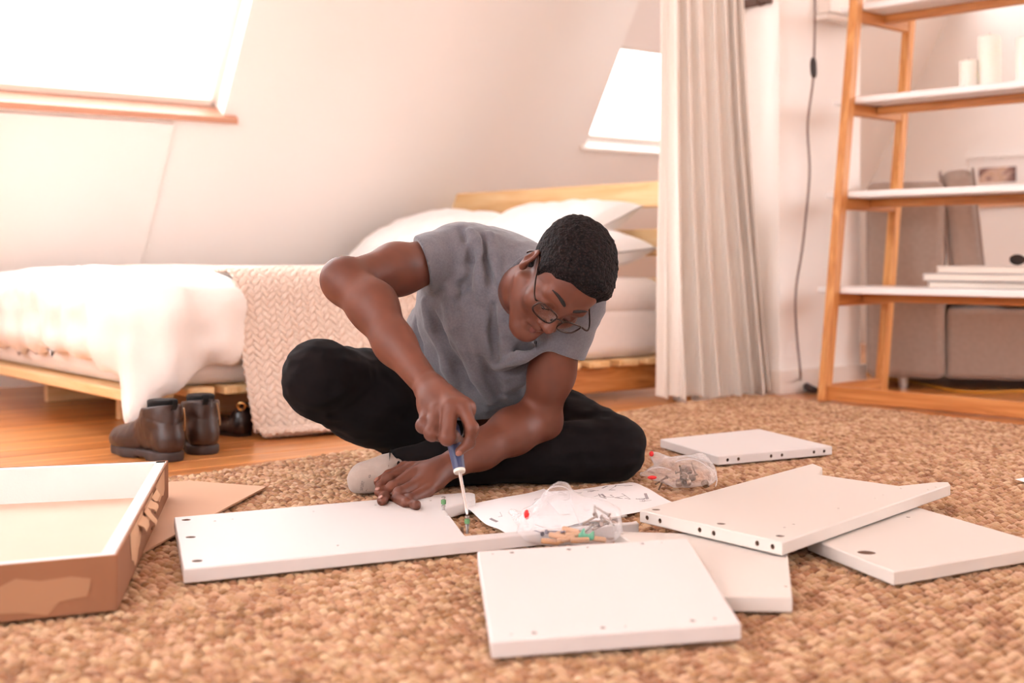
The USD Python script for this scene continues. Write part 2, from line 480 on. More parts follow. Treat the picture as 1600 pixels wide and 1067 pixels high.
c0 = slope_pt(4.52, zb, -0.05)
t.part("pull_cord", cat(tube([c0, c0 - 0.25 * Z], 0.005, 6), lathe([(0, 0), (0.008, 0.004), (0.006, 0.03), (0, 0.034)], c0 - 0.28 * Z, Z, 10)), plain("cord_cotton", lin(240, 230, 214), 0.8), 40)

# gable walls, the near side, unseen windows added to let in light, the ceiling
def rect_ba(b0, a0, b1, a1, z0, z1):
    return cbox((b0, a0, z0), (b1, a1, z1), 0.0005, ROOM)
ADDED_RWIN = ((-2.8, 1.3, .7, 2.4),)  # added opening, out of view, to brighten the shelf side
ADDED_LWIN, ADDED_NWIN = ((-3.4, -1.7, .9, 2.4), (-.4, 2.6, .5, 2.45)), ((.2, 1.8, 1.1, 2.3),)  # added openings, out of view, sized for the daylight they give
def pierced(wins, lo, hi, make):
    out, x = [], lo
    for (u0, u1, z0, z1) in wins:
        out += [make(x, u0, -.1, CEIL + .1), make(u0, u1, -.1, z0), make(u0, u1, z1, CEIL + .1)]
        x = u1
    return cat(*out, make(x, hi, -.1, CEIL + .1))
wl = Thing("wall_left", kind="structure")
wl.part("plaster_face", pierced(ADDED_LWIN, A0 - .2, A_FOOT + .3, lambda u, v, z0, z1: rect_ba(B0 - .15, u, B0, v, z0, z1)), PLASTER)
wn = Thing("wall_near", kind="structure")
wn.part("plaster_face", pierced(ADDED_NWIN, B0 - .15, B1 + .15, lambda u, v, z0, z1: rect_ba(u, A0 - .15, v, A0, z0, z1)), PLASTER)
wr_ = Thing("wall_right", kind="structure")
wr_.part("plaster_face", pierced(ADDED_RWIN, A0 - .2, A_FOOT + .3, lambda u, v, z0, z1: rect_ba(B1, u, B1 + .15, v, z0, z1)), PLASTER)
k = 5
for kind, wins in (("n", ADDED_NWIN), ("l", ADDED_LWIN), ("r", ADDED_RWIN)):
    for (u0, u1, z0, z1) in wins:
        t = Thing(f"window_{k}", kind="structure"); k += 1  # an added window, out of view
        def wbx(ua, ub, za, zb, d0=.10, d1=.05):
            if kind == "r":
                return cbox((B1 + d1, ua, za), (B1 + d0, ub, zb), .002, ROOM)
            return cbox((ua, A0 - d0, za), (ub, A0 - d1, zb), .002, ROOM) if kind == "n" else cbox((B0 - d0, ua, za), (B0 - d1, ub, zb), .002, ROOM)
        fr = [wbx(u - .025, u + .025, z0, z1) for u in np.linspace(u0 + .025, u1 - .025, 4)] + [wbx(u0, u1, z0, z0 + .05), wbx(u0, u1, z1 - .05, z1)]
        t.part("window_frame", cat(*fr), TRIMW)
        t.part("pane", wbx(u0 + .02, u1 - .02, z0 + .02, z1 - .02, .078, .074), GLASS)
single("ceiling", rect_ba(B0 - .2, A0 - .2, B1 + .2, A_FOOT - CEIL / TAN + .1, CEIL, CEIL + .1), CEILING, kind="structure")

# the floor: a sub-floor and its boards, one mesh each where the picture shows them
fl = Thing("floor", kind="structure")
fl.part("subfloor", rect_ba(B0 - .2, A0 - .2, B1 + .2, A_FOOT + .25, -.12, -.022), plain("subfloor_dark", lin(60, 36, 22), .9))
W = 0.112
row = 0
a = A0
while a < A_FOOT + 0.2:
    r_ = np.random.default_rng(row + 50)
    b = B0 - .15 - r_.uniform(0, 1.5)
    while b < B1 + .15:
        L = r_.uniform(1.9, 3.2)
        lo, hi = max(b, B0 - .15), min(b + L, B1 + .15)
        if hi - lo > .05:
            dz = -r_.uniform(0, .0008)
            fl.part("plank", cbox((lo + .0006, a + .0012, -.022), (hi - .0006, a + W - .0012, dz), .0016, ROOM), FLOORS[int(r_.integers(0, 5))])
        b += L
    a += W; row += 1

# the pier beside the bed: a free-standing stub of wall with its skirting board
PB0, PB1, PA0, PA1 = 3.745, 4.22, 3.14, 3.66
single("wall_pier", rect_ba(PB0, PA0, PB1, PA1, 0, CEIL), PLASTER, kind="structure")
sk = Thing("baseboard_pier", kind="structure")
h = 0.085
sk.part("skirting_board", rect_ba(PB0 - .016, PA0 - .016, PB1 + .016, PA0 - .0005, 0, h), TRIMW)
sk.part("skirting_board", rect_ba(PB0 - .016, PA0 - .0005, PB0 - .0005, PA1 + .016, 0, h), TRIMW)
sk.part("skirting_board", rect_ba(PB1 + .0005, PA0 - .0005, PB1 + .016, PA1 + .016, 0, h), TRIMW)
# ================================================================ the bed (room axes b, a, z)
BF, BH, BS, BW = 1.41, 3.40, 3.35, 4.79       # foot, head, near side, far side of the mattress
PT = 0.142                                    # top of the platform
def rb(lo, hi, c=.004):
    return cbox(lo, hi, c, ROOM)
SHEETM = cloth("bed_sheet", lin(243, 232, 226), 700, .15, .9, .02)
bed = Thing("bed", "low pine platform bed with a slatted headboard and pale mattress, behind the man", "bed", (BF + .9) * B + (BS + .7) * A)
bs_, n = BF, 0
widths = [.068, .1, .03, .13]
b = BF - .004
sp = np.random.default_rng(3)
edges = [(BF, BF + .095), (BF + .135, BF + .215)]
x = BF + .245
while x < BH + .02:
    edges.append((x, min(x + .095, BH + .05))); x += .135
for (u, v) in edges:
    bed.part("slat", rb((u, BS - .012, PT - .024), (v, BW + .01, PT)), PINE_A)
bed.part("foot_rail", rb((BF - .022, BS - .012, PT - .03), (BF - .001, BW + .012, PT + .001)), PINE_A)
for a in (3.90, 4.53):
    bed.part("base_board", rb((BF + .17, a, 0.0), (BH - .1, a + .028, PT - .025)), PINE_B)
bed.part("side_board", rb((BF + 1.15, BS + .02, .03), (BH + .06, BS + .045, PT - .025)), OAK_S)
bed.part("mattress", rbox((BF + .012, BS + .012, PT + .001), (BH, BW - .01, .335), .05, ROOM), SHEETM, 60)
fs = Field()
fs.box((BF + .7, BS - .004, .29), (BH - .004, BW, .425), .06, ROOM)
def sag(P, d):
    q = ba(P)
    return d + .012 * (meshkit.fbm(q * [3, 3, 6], 3, 5) - .5) + .010 * np.maximum(0, .36 - q[:, 2]) * 8 * (meshkit.noise(q * [9, 9, 2], 8) - .5)
fs.after = sag
mm = fs.mesh(np.array([-.75, 3.3, .27]), np.array([1.5, 5.9, .46]), .02)
bed.part("fitted_sheet", mm, SHEETM, True)
for a in (BS - .03, (BS + BW) / 2, BW - .03):
    bed.part("headboard_post", rb((BH + .068, a, 0), (BH + .1, a + .05, .73)), PINE_Z)
for (z0, z1) in ((.68, .775), (.50, .60), (.30, .42), (.17, .27)):
    bed.part("headboard_plank", rb((BH + .045, BS - .07, z0), (BH + .067, BW + .01, z1), .005), PINE_A)

# pillows leaning on the headboard
LINEN = cloth("pillow_linen", lin(247, 241, 238), 800, .12, .9, .015)
def pillow(label, c, yaw, tilt, size=(.62, .44, .17), seed=0):
    T = np.eye(4)
    T[:3, :3] = ROOM[:3, :3] @ Rotation.from_euler("zy", [yaw, tilt]).as_matrix()
    T[:3, 3] = ROOM[:3, :3] @ np.array(c)
    n = 40
    u, v = np.meshgrid(np.linspace(-1, 1, n), np.linspace(-1, 1, n), indexing="ij")
    prof = np.sqrt(np.clip((1 - np.abs(u) ** 3.2) * (1 - np.abs(v) ** 3.2), 0, 1))
    pin = 1 - .10 * (1 - np.abs(u)) * (np.abs(v) ** 3)
    pin2 = 1 - .10 * (1 - np.abs(v)) * (np.abs(u) ** 3)
    X, Y = u * size[1] / 2 * pin2, v * size[0] / 2 * pin
    w = meshkit.fbm(np.stack([X * 9, Y * 9, X * 0 + seed], -1), 3, seed) - .5
    top, bot = size[2] / 2 * prof * (1 + .5 * w), -size[2] / 2 * prof * (1 - .4 * w)
    P = np.vstack([np.stack([X, Y, top], -1).reshape(-1, 3), np.stack([X, Y, bot - .004], -1).reshape(-1, 3)])
    q = grid_faces(n, n); N = n * n
    rim = np.r_[np.arange(n - 1) * n, (n - 1) * n + np.arange(n - 1), (n - 1 - np.arange(n - 1)) * n + n - 1, n - 1 - np.arange(n - 1)]
    nx = np.roll(rim, -1)
    q = np.vstack([q, q[:, ::-1] + N, np.stack([rim, rim + N, nx + N, nx], -1)[:, ::-1]])
    P = P @ T[:3, :3].T + T[:3, 3]
    base = T[:3, 3] - np.array([0, 0, .12])
    t = Thing("pillow", label, "pillow", base)
    m = trimesh.Trimesh(*arr((P, q)), process=False)
    t.part("pillow_case", m, LINEN, True)
pillow("plump white pillow lying flat under the leaning one, near the curtain", (3.13, 3.72, .508), 0.05, -.10, (.70, .44, .16), 1)
pillow("white pillow propped against the headboard, just behind the man's head", (3.17, 3.82, .585), 0.03, -.42, (.68, .48, .15), 2)
pillow("white pillow at the far side of the bed, seen above the man's back", (3.06, 4.36, .56), -.08, -.38, (.64, .46, .19), 3)

# the duvet bunched over the foot of the bed, one corner hanging to the floor
fd = Field()
fd.box((BF - .055, BS - .055, .185), (BF + .325, BW + .05, .424), .085, ROOM, k=.05)
fd.ell(ROOM[:3, :3] @ [BF + .18, BS + .75, .415], (.22, .6, .045), ROOM[:3, :3].T, k=.08)
fd.ell(ROOM[:3, :3] @ [BF + .17, BS + .2, .395], (.2, .25, .045), ROOM[:3, :3].T, k=.08)
c0, tip = ROOM[:3, :3] @ [BF + .03, BS - .01, .33], ROOM[:3, :3] @ [BF - .03, BS - .06, .085]
fd.cone(c0, tip, .115, .012, k=.05, flat=(B + A * .9, .55))
fd.cone(ROOM[:3, :3] @ [BF + .12, BS - .02, .30], tip + B * .03, .09, .012, k=.05, flat=(A, .5))
fd.cone(ROOM[:3, :3] @ [BF - .02, BS + .12, .30], tip + A * .04, .09, .012, k=.05, flat=(B, .5))
def duvet_folds(P, d):
    q = ba(P)
    low = np.clip((.44 - q[:, 2]) / .2, 0, 1)
    w = q[:, 0] - q[:, 1]
    f = np.sin(w * 34 + 3 * meshkit.noise(q * [3, 3, 4], 3) + q[:, 2] * 6)
    d = d + .010 * low * f + .016 * low * (ridge(q * [11, 11, 3.0], 4) - .6) + .008 * (ridge(q * [14, 12, 12], 21) - .6)
    d = d + .022 * (meshkit.fbm(q * [4, 4, 5], 4, 11) - .5)
    # lower hem wanders
    hem = .185 + .03 * np.clip((q[:, 0] - BF) * 4, 0, 1) + .02 * np.sin(q[:, 0] * 9 + 1) + .018 * np.sin(q[:, 1] * 7)
    corner = np.exp(-((q[:, 0] - BF) ** 2 + (q[:, 1] - BS) ** 2) / .03)
    d = np.maximum(d, (hem - corner * .4) - q[:, 2])
    for lo_, hi_ in (((BF + .009, BS + .009, 0), (BH, BW - .007, .338)), ((BF - .025, BS - .015, PT - .035), (BH, BW + .015, PT + .004))):
        x = np.abs(q - (np.array(lo_) + hi_) / 2) - (np.array(hi_) - lo_) / 2
        d = np.maximum(d, -(np.linalg.norm(np.maximum(x, 0), axis=1) + np.minimum(x.max(1), 0)))
    return d
fd.after = duvet_folds
lo = np.array([-2.3, 3.0, -.01]); hi = np.array([-.2, 5.1, .56])
single("duvet", fd.mesh(lo, hi, .0125, 2, True), cloth("duvet_cotton", lin(248, 240, 234), 700, .12, .9, .01, 0.0), "puffy white duvet bunched over the foot of the bed with one corner hanging down", "duvet", smooth=True)

# the quilted bedspread: over the bed and down its near side to the floor, stitched in a herringbone
def herring(u, v, s):
    """height of a herringbone of stitched pads: u, v in metres, s = pad width"""
    U, V = (u + v) / 1.41421 / s, (v - u) / 1.41421 / s
    i, j = np.floor(U), np.floor(V)
    k = np.mod(i - j, 4).astype(int)
    fu, fv = U - i, V - j
    # each pad is 2 x 1: cells k = 0, 1 lie along U; 2, 3 along V
    lu = np.where(k == 0, fu / 2, np.where(k == 1, (fu + 1) / 2, fu))
    lv = np.where(k == 2, (fv + 1) / 2, np.where(k == 3, fv / 2, fv))
    return (1 - np.abs(2 * lu - 1) ** 5) * (1 - np.abs(2 * lv - 1) ** 4)
nu, nv = 300, 440
u = np.linspace(0, .74, nu)[:, None] * np.ones((1, nv))
v = np.linspace(0, 1, nv)[None, :] * np.ones((nu, 1))
bq0 = 1.675
TOPL = .85                                       # length lying on the mattress
zl = .458
drop = zl + .06 + .05 * np.sin(u * 5 + .4)
s = v * (TOPL + drop)
R = .06
on = s < TOPL - R
arc = (s - (TOPL - R)) / R
arc_c = np.clip(arc, 0, math.pi / 2)
down = np.maximum(s - (TOPL - R) - R * math.pi / 2, 0)
aq = BS - .026 + R
Pa = np.where(on, aq + (TOPL - R - s), aq - R * np.sin(arc_c))
Pz = np.where(on, zl, zl - R + R * np.cos(arc_c) - down)
hang = np.clip((zl - .1 - Pz) / .35, 0, 1)
Pa = Pa - hang * np.clip(u / .2, .25, 1) * (.02 + .05 * (0.5 + .5 * np.sin(u * 16 + 1.2)) + .13 * np.clip(u - .12, 0, 1)) - .02 * hang ** 2
floor_z = .012
over = np.maximum(floor_z - Pz, 0)
Pz = np.where(Pz < floor_z, floor_z + .006 * np.sin(over * 60), Pz)
Pa = Pa - over * .7
Pb = bq0 + u + .05 * hang * np.sin(u * 3 + 1) + .13 * (1 - v) * 0 + 0
Pz = Pz + np.where(on, .012 * (meshkit.noise(np.stack([u * 5, s * 5, u * 0], -1), 2) - .5), 0)
G = np.stack([Pb, Pa, Pz], -1)
du, dv = np.gradient(G, axis=0), np.gradient(G, axis=1)
nn = np.cross(du, dv); nn /= np.linalg.norm(nn, axis=-1, keepdims=True)
if nn[nu // 2, 10, 2] < 0:
    nn = -nn
hh = herring(u, s, .0150)
G = G + nn * (hh * .0075)[..., None]
G = G @ ROOM[:3, :3].T
QUILT = cloth("quilted_cotton", lin(226, 205, 190), 900, .2, .92, .03)
q = single("bedspread", sheet(G, .007), QUILT, "beige quilted bedspread with herringbone stitching, falling from the bed to the floor", "bedspread", smooth=60)
# ================================================================ curtain, cord and hook rail at the pier
CURT = cloth("curtain_linen", lin(252, 243, 234), 700, .2, .9, .02, .22, .2, (1, 1, .05))
nu, nv = 420, 70
t_ = np.linspace(0, 1, nu)[:, None] * np.ones((1, nv))
zz = np.linspace(.012, 2.5, nv)[None, :] * np.ones((nu, 1))
g = np.clip(1 - zz / 1.5, 0, 1)
ph = t_ * 2 * np.pi * 7 + 1.5 * np.sin(t_ * 7) + .5 * np.sin(t_ * 23) + .5 * meshkit.noise(np.stack([t_ * 9, zz * 1.1, t_ * 0], -1), 6)
amp = (.023 + .026 * g ** 1.5) * (.75 + .5 * meshkit.noise(np.stack([t_ * 11, t_ * 0, t_ * 0], -1), 9))
b_lo, b_hi = 3.225 - .005 * g, 3.60 + .115 * g ** 1.2
Cb = b_lo + (b_hi - b_lo) * t_ + .014 * np.sin(2 * ph + 1) + .02 * g * (meshkit.noise(np.stack([t_ * 12, zz * 2, t_ * 0 + 3], -1), 4) - .5)
Ca = 3.19 + amp * np.sin(ph) - .05 * g ** 2 * np.sin(t_ * 3)
Cz = zz + np.where(zz < .05, .012 * np.sin(ph * .5 + t_ * 13), 0)
single("curtain", sheet(np.stack([Cb, Ca, Cz], -1) @ ROOM[:3, :3].T, .004), CURT, "long cream linen curtain gathered in folds beside the pier", "curtain", smooth=True)

DARKM = plain("dark_iron", lin(96, 72, 62), .45, metallic=.6)
hp = ROOM[:3, :3] @ [PB0, 3.33, 1.43]
hk = Thing("hook_rail", "small dark hook rail on the pier at the very top of the picture", "hook rail", hp)
hk.part("rail", cbox((PB0 - .014, 3.17, 1.418), (PB0 - .0005, 3.42, 1.452), .003, ROOM), DARKM)
for a in (3.20, 3.31, 3.40):
    c = ROOM[:3, :3] @ [PB0 - .014, a, 1.425]
    hk.part("hook", tube(spline([c, c - B * .03 - Z * .008, c - B * .04 + Z * .012], 10), .006, 8), DARKM, 50)

le = Thing("wall_ledge", "small pale ledge on the pier at the top, with a cord hanging beside it", "ledge", ROOM[:3, :3] @ [4.05, PA0, 1.36])
le.part("board", cbox((3.93, PA0 - .07, 1.372), (4.21, PA0 - .0005, 1.392), .003, ROOM), TRIMW)
le.part("bracket", cbox((3.96, PA0 - .06, 1.40), (4.18, PA0 - .0005, 1.52), .004, ROOM), TRIMW)

CORD = plain("grey_flex", lin(122, 100, 94), .5)
SWB = plain("black_plastic", lin(38, 24, 24), .4)
pts = [pd(1272, -60, 4.78), pd(1273, 0, 4.78), pd(1272, 95, 4.78), pd(1270, 130, 4.78), pd(1262, 195, 4.78), pd(1265, 260, 4.78), pd(1260, 330, 4.78), pd(1252, 400, 4.77), pd(1244, 450, 4.76), pd(1243, 490, 4.75), pd(1247, 545, 4.72)]
pts += [pd(1250, 575, 4.69), pz(1257, 597, .03), pz(1266, 607, .012), pz(1279, 611, .008)]
t = Thing("lamp_cord", "thin grey lamp cord with an inline black switch hanging in front of the pier", "cord", pz(1266, 610, 0))
t.part("flex", tube(spline(pts, 90), .0042, 8), CORD, True)
t.part("inline_switch", tube(spline([pd(1270.5, 90, 4.779), pd(1271, 105, 4.779), pd(1272, 122, 4.779)], 9), [.006, .010, .0115, .012, .012, .012, .0115, .010, .006], 10), SWB, 40)
t.part("plug", tube(spline([pz(1259, 600, .026), pz(1268, 608, .016), pz(1280, 611, .013)], 8), [.008, .012, .014, .015, .015, .014, .012, .006], 10), SWB, 40)

# ================================================================ the shelf unit: leaning frames, white boards
SX, SY = np.array([math.sin(SHELF_YAW), -math.cos(SHELF_YAW), 0]), np.array([math.cos(SHELF_YAW), math.sin(SHELF_YAW), 0])   # along the boards; from front to rear
F0 = np.array([1.048, 4.55, 0.0])
LEAN = .143
def sh(x, y, z):
    return F0 + SX * x + SY * (y + LEAN * z) + Z * z
unit = Thing("shelf_unit", "tall leaning shelf unit of orange oiled wood with white boards", "shelf unit", F0)
DEP, LEN, TOP = .36, 1.05, 1.78
for x in (0, LEN):
    for y in (0, DEP):
        unit.part("leg", bar(sh(x + .016, y + .02, 0), sh(x + .016, y + .02, TOP), .032, .042, SY, .003), OAK_Z)
ZS = (.382, .716, 1.050, 1.385)
WHITE = plain("white_shelf_paint", lin(244, 240, 238), .3)
for z in ZS:
    for x in (.016, LEN + .016):
        unit.part("side_rail", bar(sh(x, .041, z - .034), sh(x, DEP, z - .034), .026, .042, Z, .003), OAK_S)
    unit.part("long_rail", bar(sh(.03, DEP * .55, z - .028), sh(LEN, DEP * .55, z - .028), .03, .03, Z, .003), OAK_L)
    p = [sh(x, y, z - .0125) for x, y in ((-.065, .045), (LEN + .1, .045), (LEN + .1, DEP - .003), (-.065, DEP - .003))]
    p = [q - SY * 0 for q in p]
    T = np.eye(4); T[:3, 0], T[:3, 1] = SX, SY; T[:3, 3] = F0 + SY * LEAN * z
    unit.part("shelf_board", cbox((-.065, .043, z - .0125), (LEN + .1, DEP - .003, z + .0105), .004, T), WHITE)
for x in (.016, LEN + .016):
    unit.part("foot_rail", bar(sh(x, .041, .034), sh(x, DEP, .034), .028, .046, Z, .003), OAK_S)
unit.part("front_base_rail", bar(sh(.033, .02, .03), sh(LEN, .02, .03), .03, .05, Z, .003), OAK_L)

# on the shelves
def shelf_pt(x, y, k):
    return F0 + SX * x + SY * (y + LEAN * ZS[k]) + Z * (ZS[k] + .0107)
WAX = plain("candle_wax", lin(246, 238, 224), .45, subsurface_weight=.3, subsurface_radius=(1, .8, .5), subsurface_scale=.02)
WICK = plain("wick", lin(70, 60, 52), .9)
for lab, x, y, r, h in (("tall white pillar candle, the widest of the three on the shelf", .47, .16, .038, .175), ("short white pillar candle in front of the two taller ones", .415, .12, .03, .095),
                        ("white pillar candle standing to the right of the widest one", .585, .19, .036, .16)):
    c = shelf_pt(x, y, 2)
    t = Thing("candle", lab, "candle", c, "candles on the upper shelf")
    t.part("wax", lathe([(0, 0), (r - .002, 0), (r, .002), (r, h - .004), (r - .004, h), (r * .6, h - .003), (0, h - .006)], c, Z, 28), WAX, 40)
    t.part("wick", tube([c + Z * (h - .008), c + Z * (h + .004), c + Z * (h + .008) + SX * .002], .0012, 6), WICK)
PAPER = plain("page_block", lin(232, 220, 208), .8, .3, 500)
def book(label, x, y, z0, w, d, h, yaw, col, name="book"):
    c = shelf_pt(x, y, 0) + Z * z0
    T = np.eye(4); R_ = Rotation.from_euler("z", yaw).as_matrix()
    T[:3, :3] = np.stack([SX, SY, Z], 1) @ R_; T[:3, 3] = c
    m = plain(f"cover_{int(z0 * 10000)}", col, .35)
    t = Thing(name, label, "book", c, "books stacked on the low shelf")
    t.part("cover", cat(cbox((0, 0, 0), (w, d, .003), .0008, T), cbox((0, 0, h - .003), (w, d, h), .0008, T), cbox((0, 0, .0031), (.003, d, h - .0031), .0008, T)), m)
    t.part("page_block", cbox((.0035, .004, .0033), (w - .005, d - .004, h - .0033), .001, T), PAPER)
book("thick grey hardback book, bottom of the stack on the low shelf", .33, .10, 0, .36, .24, .024, .06, lin(206, 198, 192))
book("silver-grey book in the middle of the stack on the low shelf", .315, .095, .0245, .38, .25, .026, 0, lin(190, 182, 178))
book("cream paperback book on top of the stack, slightly shifted right", .36, .105, .0510, .35, .24, .024, -.04, lin(222, 210, 200))
gl = shelf_pt(.62, .21, 0) + Z * .0752
t = Thing("sunglasses", "small dark folded sunglasses lying on top of the book stack", "sunglasses", gl)
LENS = plain("dark_lens", lin(24, 16, 18), .1)
for sx in (-.033, .033):
    t.part("lens", hull([gl + SX * (sx + .026 * math.cos(u)) + Z * (.02 + .018 * math.sin(u)) + SY * w for u in np.linspace(0, 2 * np.pi, 14)[:-1] for w in (0, .004)]), LENS)
t.part("bridge", tube([gl + SX * -.009 + Z * .026, gl + SX * .009 + Z * .026], .003, 8), LENS)
t.part("temple", tube([gl + SX * -.058 + Z * .028 + SY * .005, gl + SX * .05 + Z * .010 + SY * .012], .0028, 8), LENS)
t.part("temple", tube([gl + SX * .058 + Z * .028 + SY * .005, gl - SX * .05 + Z * .006 + SY * .018], .0028, 8), LENS)

# ================================================================ the sofa behind the shelf, seen from its side
SOFA = cloth("sofa_weave", lin(168, 148, 136), 500, .4, .92, .07)
SOFA2 = cloth("sofa_piping", lin(150, 130, 120), 500, .3, .92, .05)
ST = ROOM.copy(); ST[:3, 3] = ROOM[:3, :3] @ [4.33, 2.842, 0]
ST[:3, :3] = ROOM[:3, :3] @ Rotation.from_euler("z", math.radians(33)).as_matrix()
SB = .04
def sw(*p): return ST[:3, :3] @ np.array(p, float) + ST[:3, 3]
so = Thing("sofa", "grey-beige upholstered sofa seen side-on behind the shelf unit", "sofa", sw(.6, -.3, 0))
so.part("backrest", rbox((0, 0, SB), (1.25, .286, .782), .035, ST), SOFA, 50)
so.part("seat_base", rbox((.03, -.95, SB), (1.27, -.002, .305), .025, ST), SOFA, 50)
so.part("seat_cushion", rbox((.02, -.96, .312), (.64, -.18, .415), .04, ST), SOFA, 50)
so.part("seat_cushion", rbox((.65, -.96, .312), (1.28, -.18, .415), .04, ST), SOFA, 50)
Tl = ST.copy(); Tl[:3, :3] = ST[:3, :3] @ Rotation.from_euler("x", -.10).as_matrix(); Tl[:3, 3] = sw(.03, -.152, .36)
so.part("back_cushion", rbox((0, 0, 0), (.9, .13, .475), .05, Tl), SOFA, 50)
for y in (.006, .124):
    q = [(.004, y, .05), (.002, y, .42), (.012, y, .455), (.05, y, .472), (.86, y, .472)]
    so.part("piping", tube([Tl[:3, :3] @ np.array(w) + Tl[:3, 3] for w in q], .006, 8), SOFA2, True)
STEELF = plain("steel_foot", lin(190, 184, 178), .3, metallic=.9)
for x, y in ((.07, .15), (.07, -.85), (1.15, -.85), (1.15, .15)):
    so.part("sofa_foot", lathe([(0, 0), (.018, 0), (.022, SB + .001), (0, SB + .001)], sw(x, y, 0), Z, 14), STEELF, 40)

# yellow extension lead along the floor behind the shelf's base
pts = [pz(1338, 566, .005) , pz(1352, 583, .005), pz(1380, 590, .005), pz(1420, 596, .006), pz(1470, 606, .006), pz(1520, 613, .006), pz(1570, 612, .006), pz(1640, 612, .006)]
single("extension_lead", tube(spline(pts, 60), .005, 8), plain("yellow_cable", lin(204, 142, 40), .5), "yellow extension lead lying on the floor behind the shelf's base rail", "cable", smooth=True)

# picture on the right-hand wall
PBX = B1 - .001
def wr(px, py):
    p = on_b(px, py, PBX); q = ba(p); return q[1], q[2]
a_l, zt_ = wr(1512, 246); a_r, _ = wr(1640, 240); _, zb_ = wr(1531, 324)
pf = Thing("picture_frame", "wide pale framed picture with a small photo, on the right-hand wall behind the shelf", "picture", ROOM[:3, :3] @ [PBX, (a_l + a_r) / 2, zb_])
def wbox(a0, a1, z0, z1, t0, t1, c=.002):
    return cbox((PBX - t1, a0, z0), (PBX - t0, a1, z1), c, ROOM)
PW = plain("frame_white", lin(244, 236, 230), .4)
PKW = plain("frame_pale_wood", lin(226, 172, 132), .5)
z_m = zb_ + .045
pf.part("frame_edge", cat(wbox(a_r, a_l, zt_ - .012, zt_, 0, .022), wbox(a_l - .012, a_l, z_m, zt_ - .0125, 0, .022), wbox(a_r, a_r + .012, z_m, zt_ - .0125, 0, .022)), PW)
pf.part("frame_bottom", wbox(a_r, a_l, zb_, zb_ + .045, 0, .024), PKW, label="pale wood bottom edge of the frame")
pf.part("mat_board", wbox(a_r + .0125, a_l - .0125, z_m, zt_ - .0125, .001, .012), PW)
p0, p1 = wr(1531, 263), wr(1590, 284)
ph_mat = mat("photo_print", {"g": ("geometry", {}), "m": ("mapping", {"scale": (14, 14, 22)}), "n": ("noise_texture", {"scale": 1.0, "detail": 4.0}),
    "r": ("rgb_ramp", {"ramp": [(.3, lin(70, 44, 40)), (.45, lin(140, 96, 84)), (.55, lin(214, 180, 160)), (.7, lin(188, 140, 90))]}), "p": ("principled_bsdf", {"roughness": .4})},
    [("g.position", "m.vector"), ("m.vector", "n.vector"), ("n.fac", "r.fac"), ("r.color", "p.base_color")])
pf.part("photo_print", wbox(p1[0], p0[0], p1[1], p0[1], .0121, .0135, .0002), ph_mat)
# ================================================================ the jute rug: a backing and row upon row of knots
RR = math.radians(48); RU, RV = np.array([math.cos(RR), math.sin(RR), 0]), np.array([-math.sin(RR), math.cos(RR), 0])
RUG_T = .0186                                  # height of the knots
Q0, Q1, R0_, PITCH = .15, 2.515, .25, .0174
def rug_right(q):
    return 4.04 - .21 * (Q1 - q)
rug = Thing("rug", "large natural jute rug of chunky knotted rows covering the floor in front of the bed", "rug", RU * 2 + RV * 1.4)
JB = plain("jute_backing", lin(150, 100, 62), .95, .4, 400)
c4 = [RU * r + RV * q for r, q in ((R0_, Q0), (rug_right(Q0), Q0), (rug_right(Q1), Q1), (R0_, Q1))]
rug.part("backing", hull(np.vstack([c4, np.array(c4) + Z * .006])), JB)
def jute(name, hue):
    n = {"i": ("object_info", {}), "g": ("geometry", {}), "v": ("noise_texture", {"scale": 7.0, "detail": 3.0}), "w": ("noise_texture", {"scale": 420.0, "detail": 3.0}),
         "m": ("mix_float", {"fac": .62}), "r": ("rgb_ramp", {"ramp": [(.12, lin(130, 90, 60)), (.34, lin(165, 122, 88)), (.58, lin(185, 145, 110)), (.86, lin(208, 174, 142))]}),
         "hs": ("hsv", {"hue": .5 + hue, "saturation": 1.0, "value": 1.0}),
         "b": ("bump", {"strength": .6, "distance": .0015}), "p": ("principled_bsdf", {"roughness": .85, "specular_ior_level": .25, "sheen_weight": .15})}
    return mat(name, n, [("g.position", "v.vector"), ("g.position", "w.vector"), ("v.fac", "m.a"), ("i.random", "m.b"), ("m.result", "r.fac"), ("r.color", "hs.color"),
                         ("hs.color", "p.base_color"), ("w.fac", "b.height"), ("b.normal", "p.normal")])
JUTE = [jute(f"jute_{i}", h) for i, h in enumerate((0, -.006, .006))]
def knot(seed):
    """one knot of the weave: a fat twisted strand of jute rising out of the row and diving back"""
    s = trimesh.creation.icosphere(2, 1.0).vertices
    f = trimesh.creation.icosphere(2, 1.0).faces
    p = s * [.0107, .0071, .0074]
    tw = p[:, 0] * 60
    g = 1 + .09 * np.sin(np.arctan2(s[:, 2], s[:, 1]) * 3 + s[:, 0] * 4 + seed)          # strands
    y, z = p[:, 1] * g, p[:, 2] * g
    w = .9 + .25 * meshkit.noise(s * 2.2 + seed * 9, seed)
    return np.stack([p[:, 0] * w, y * w, z * w - .35 * p[:, 0] ** 2 / .0118], 1), f
inst = UsdGeom.PointInstancer.Define(stage, rug.path + "/knots")
tag(inst.GetPrim(), kind="stuff")
protos = []
for k in range(6):
    m = usdkit.mesh(stage, f"{rug.path}/knots/knot" + (f"_{k:03d}" if k else ""), knot(k), JUTE[k % 3], True)
    protos.append(m.GetPath())
inst.CreatePrototypesRel().SetTargets(protos)
rg = np.random.default_rng(21)
P_, O_, I_, S_ = [], [], [], []
rows = int((Q1 - Q0) / PITCH)
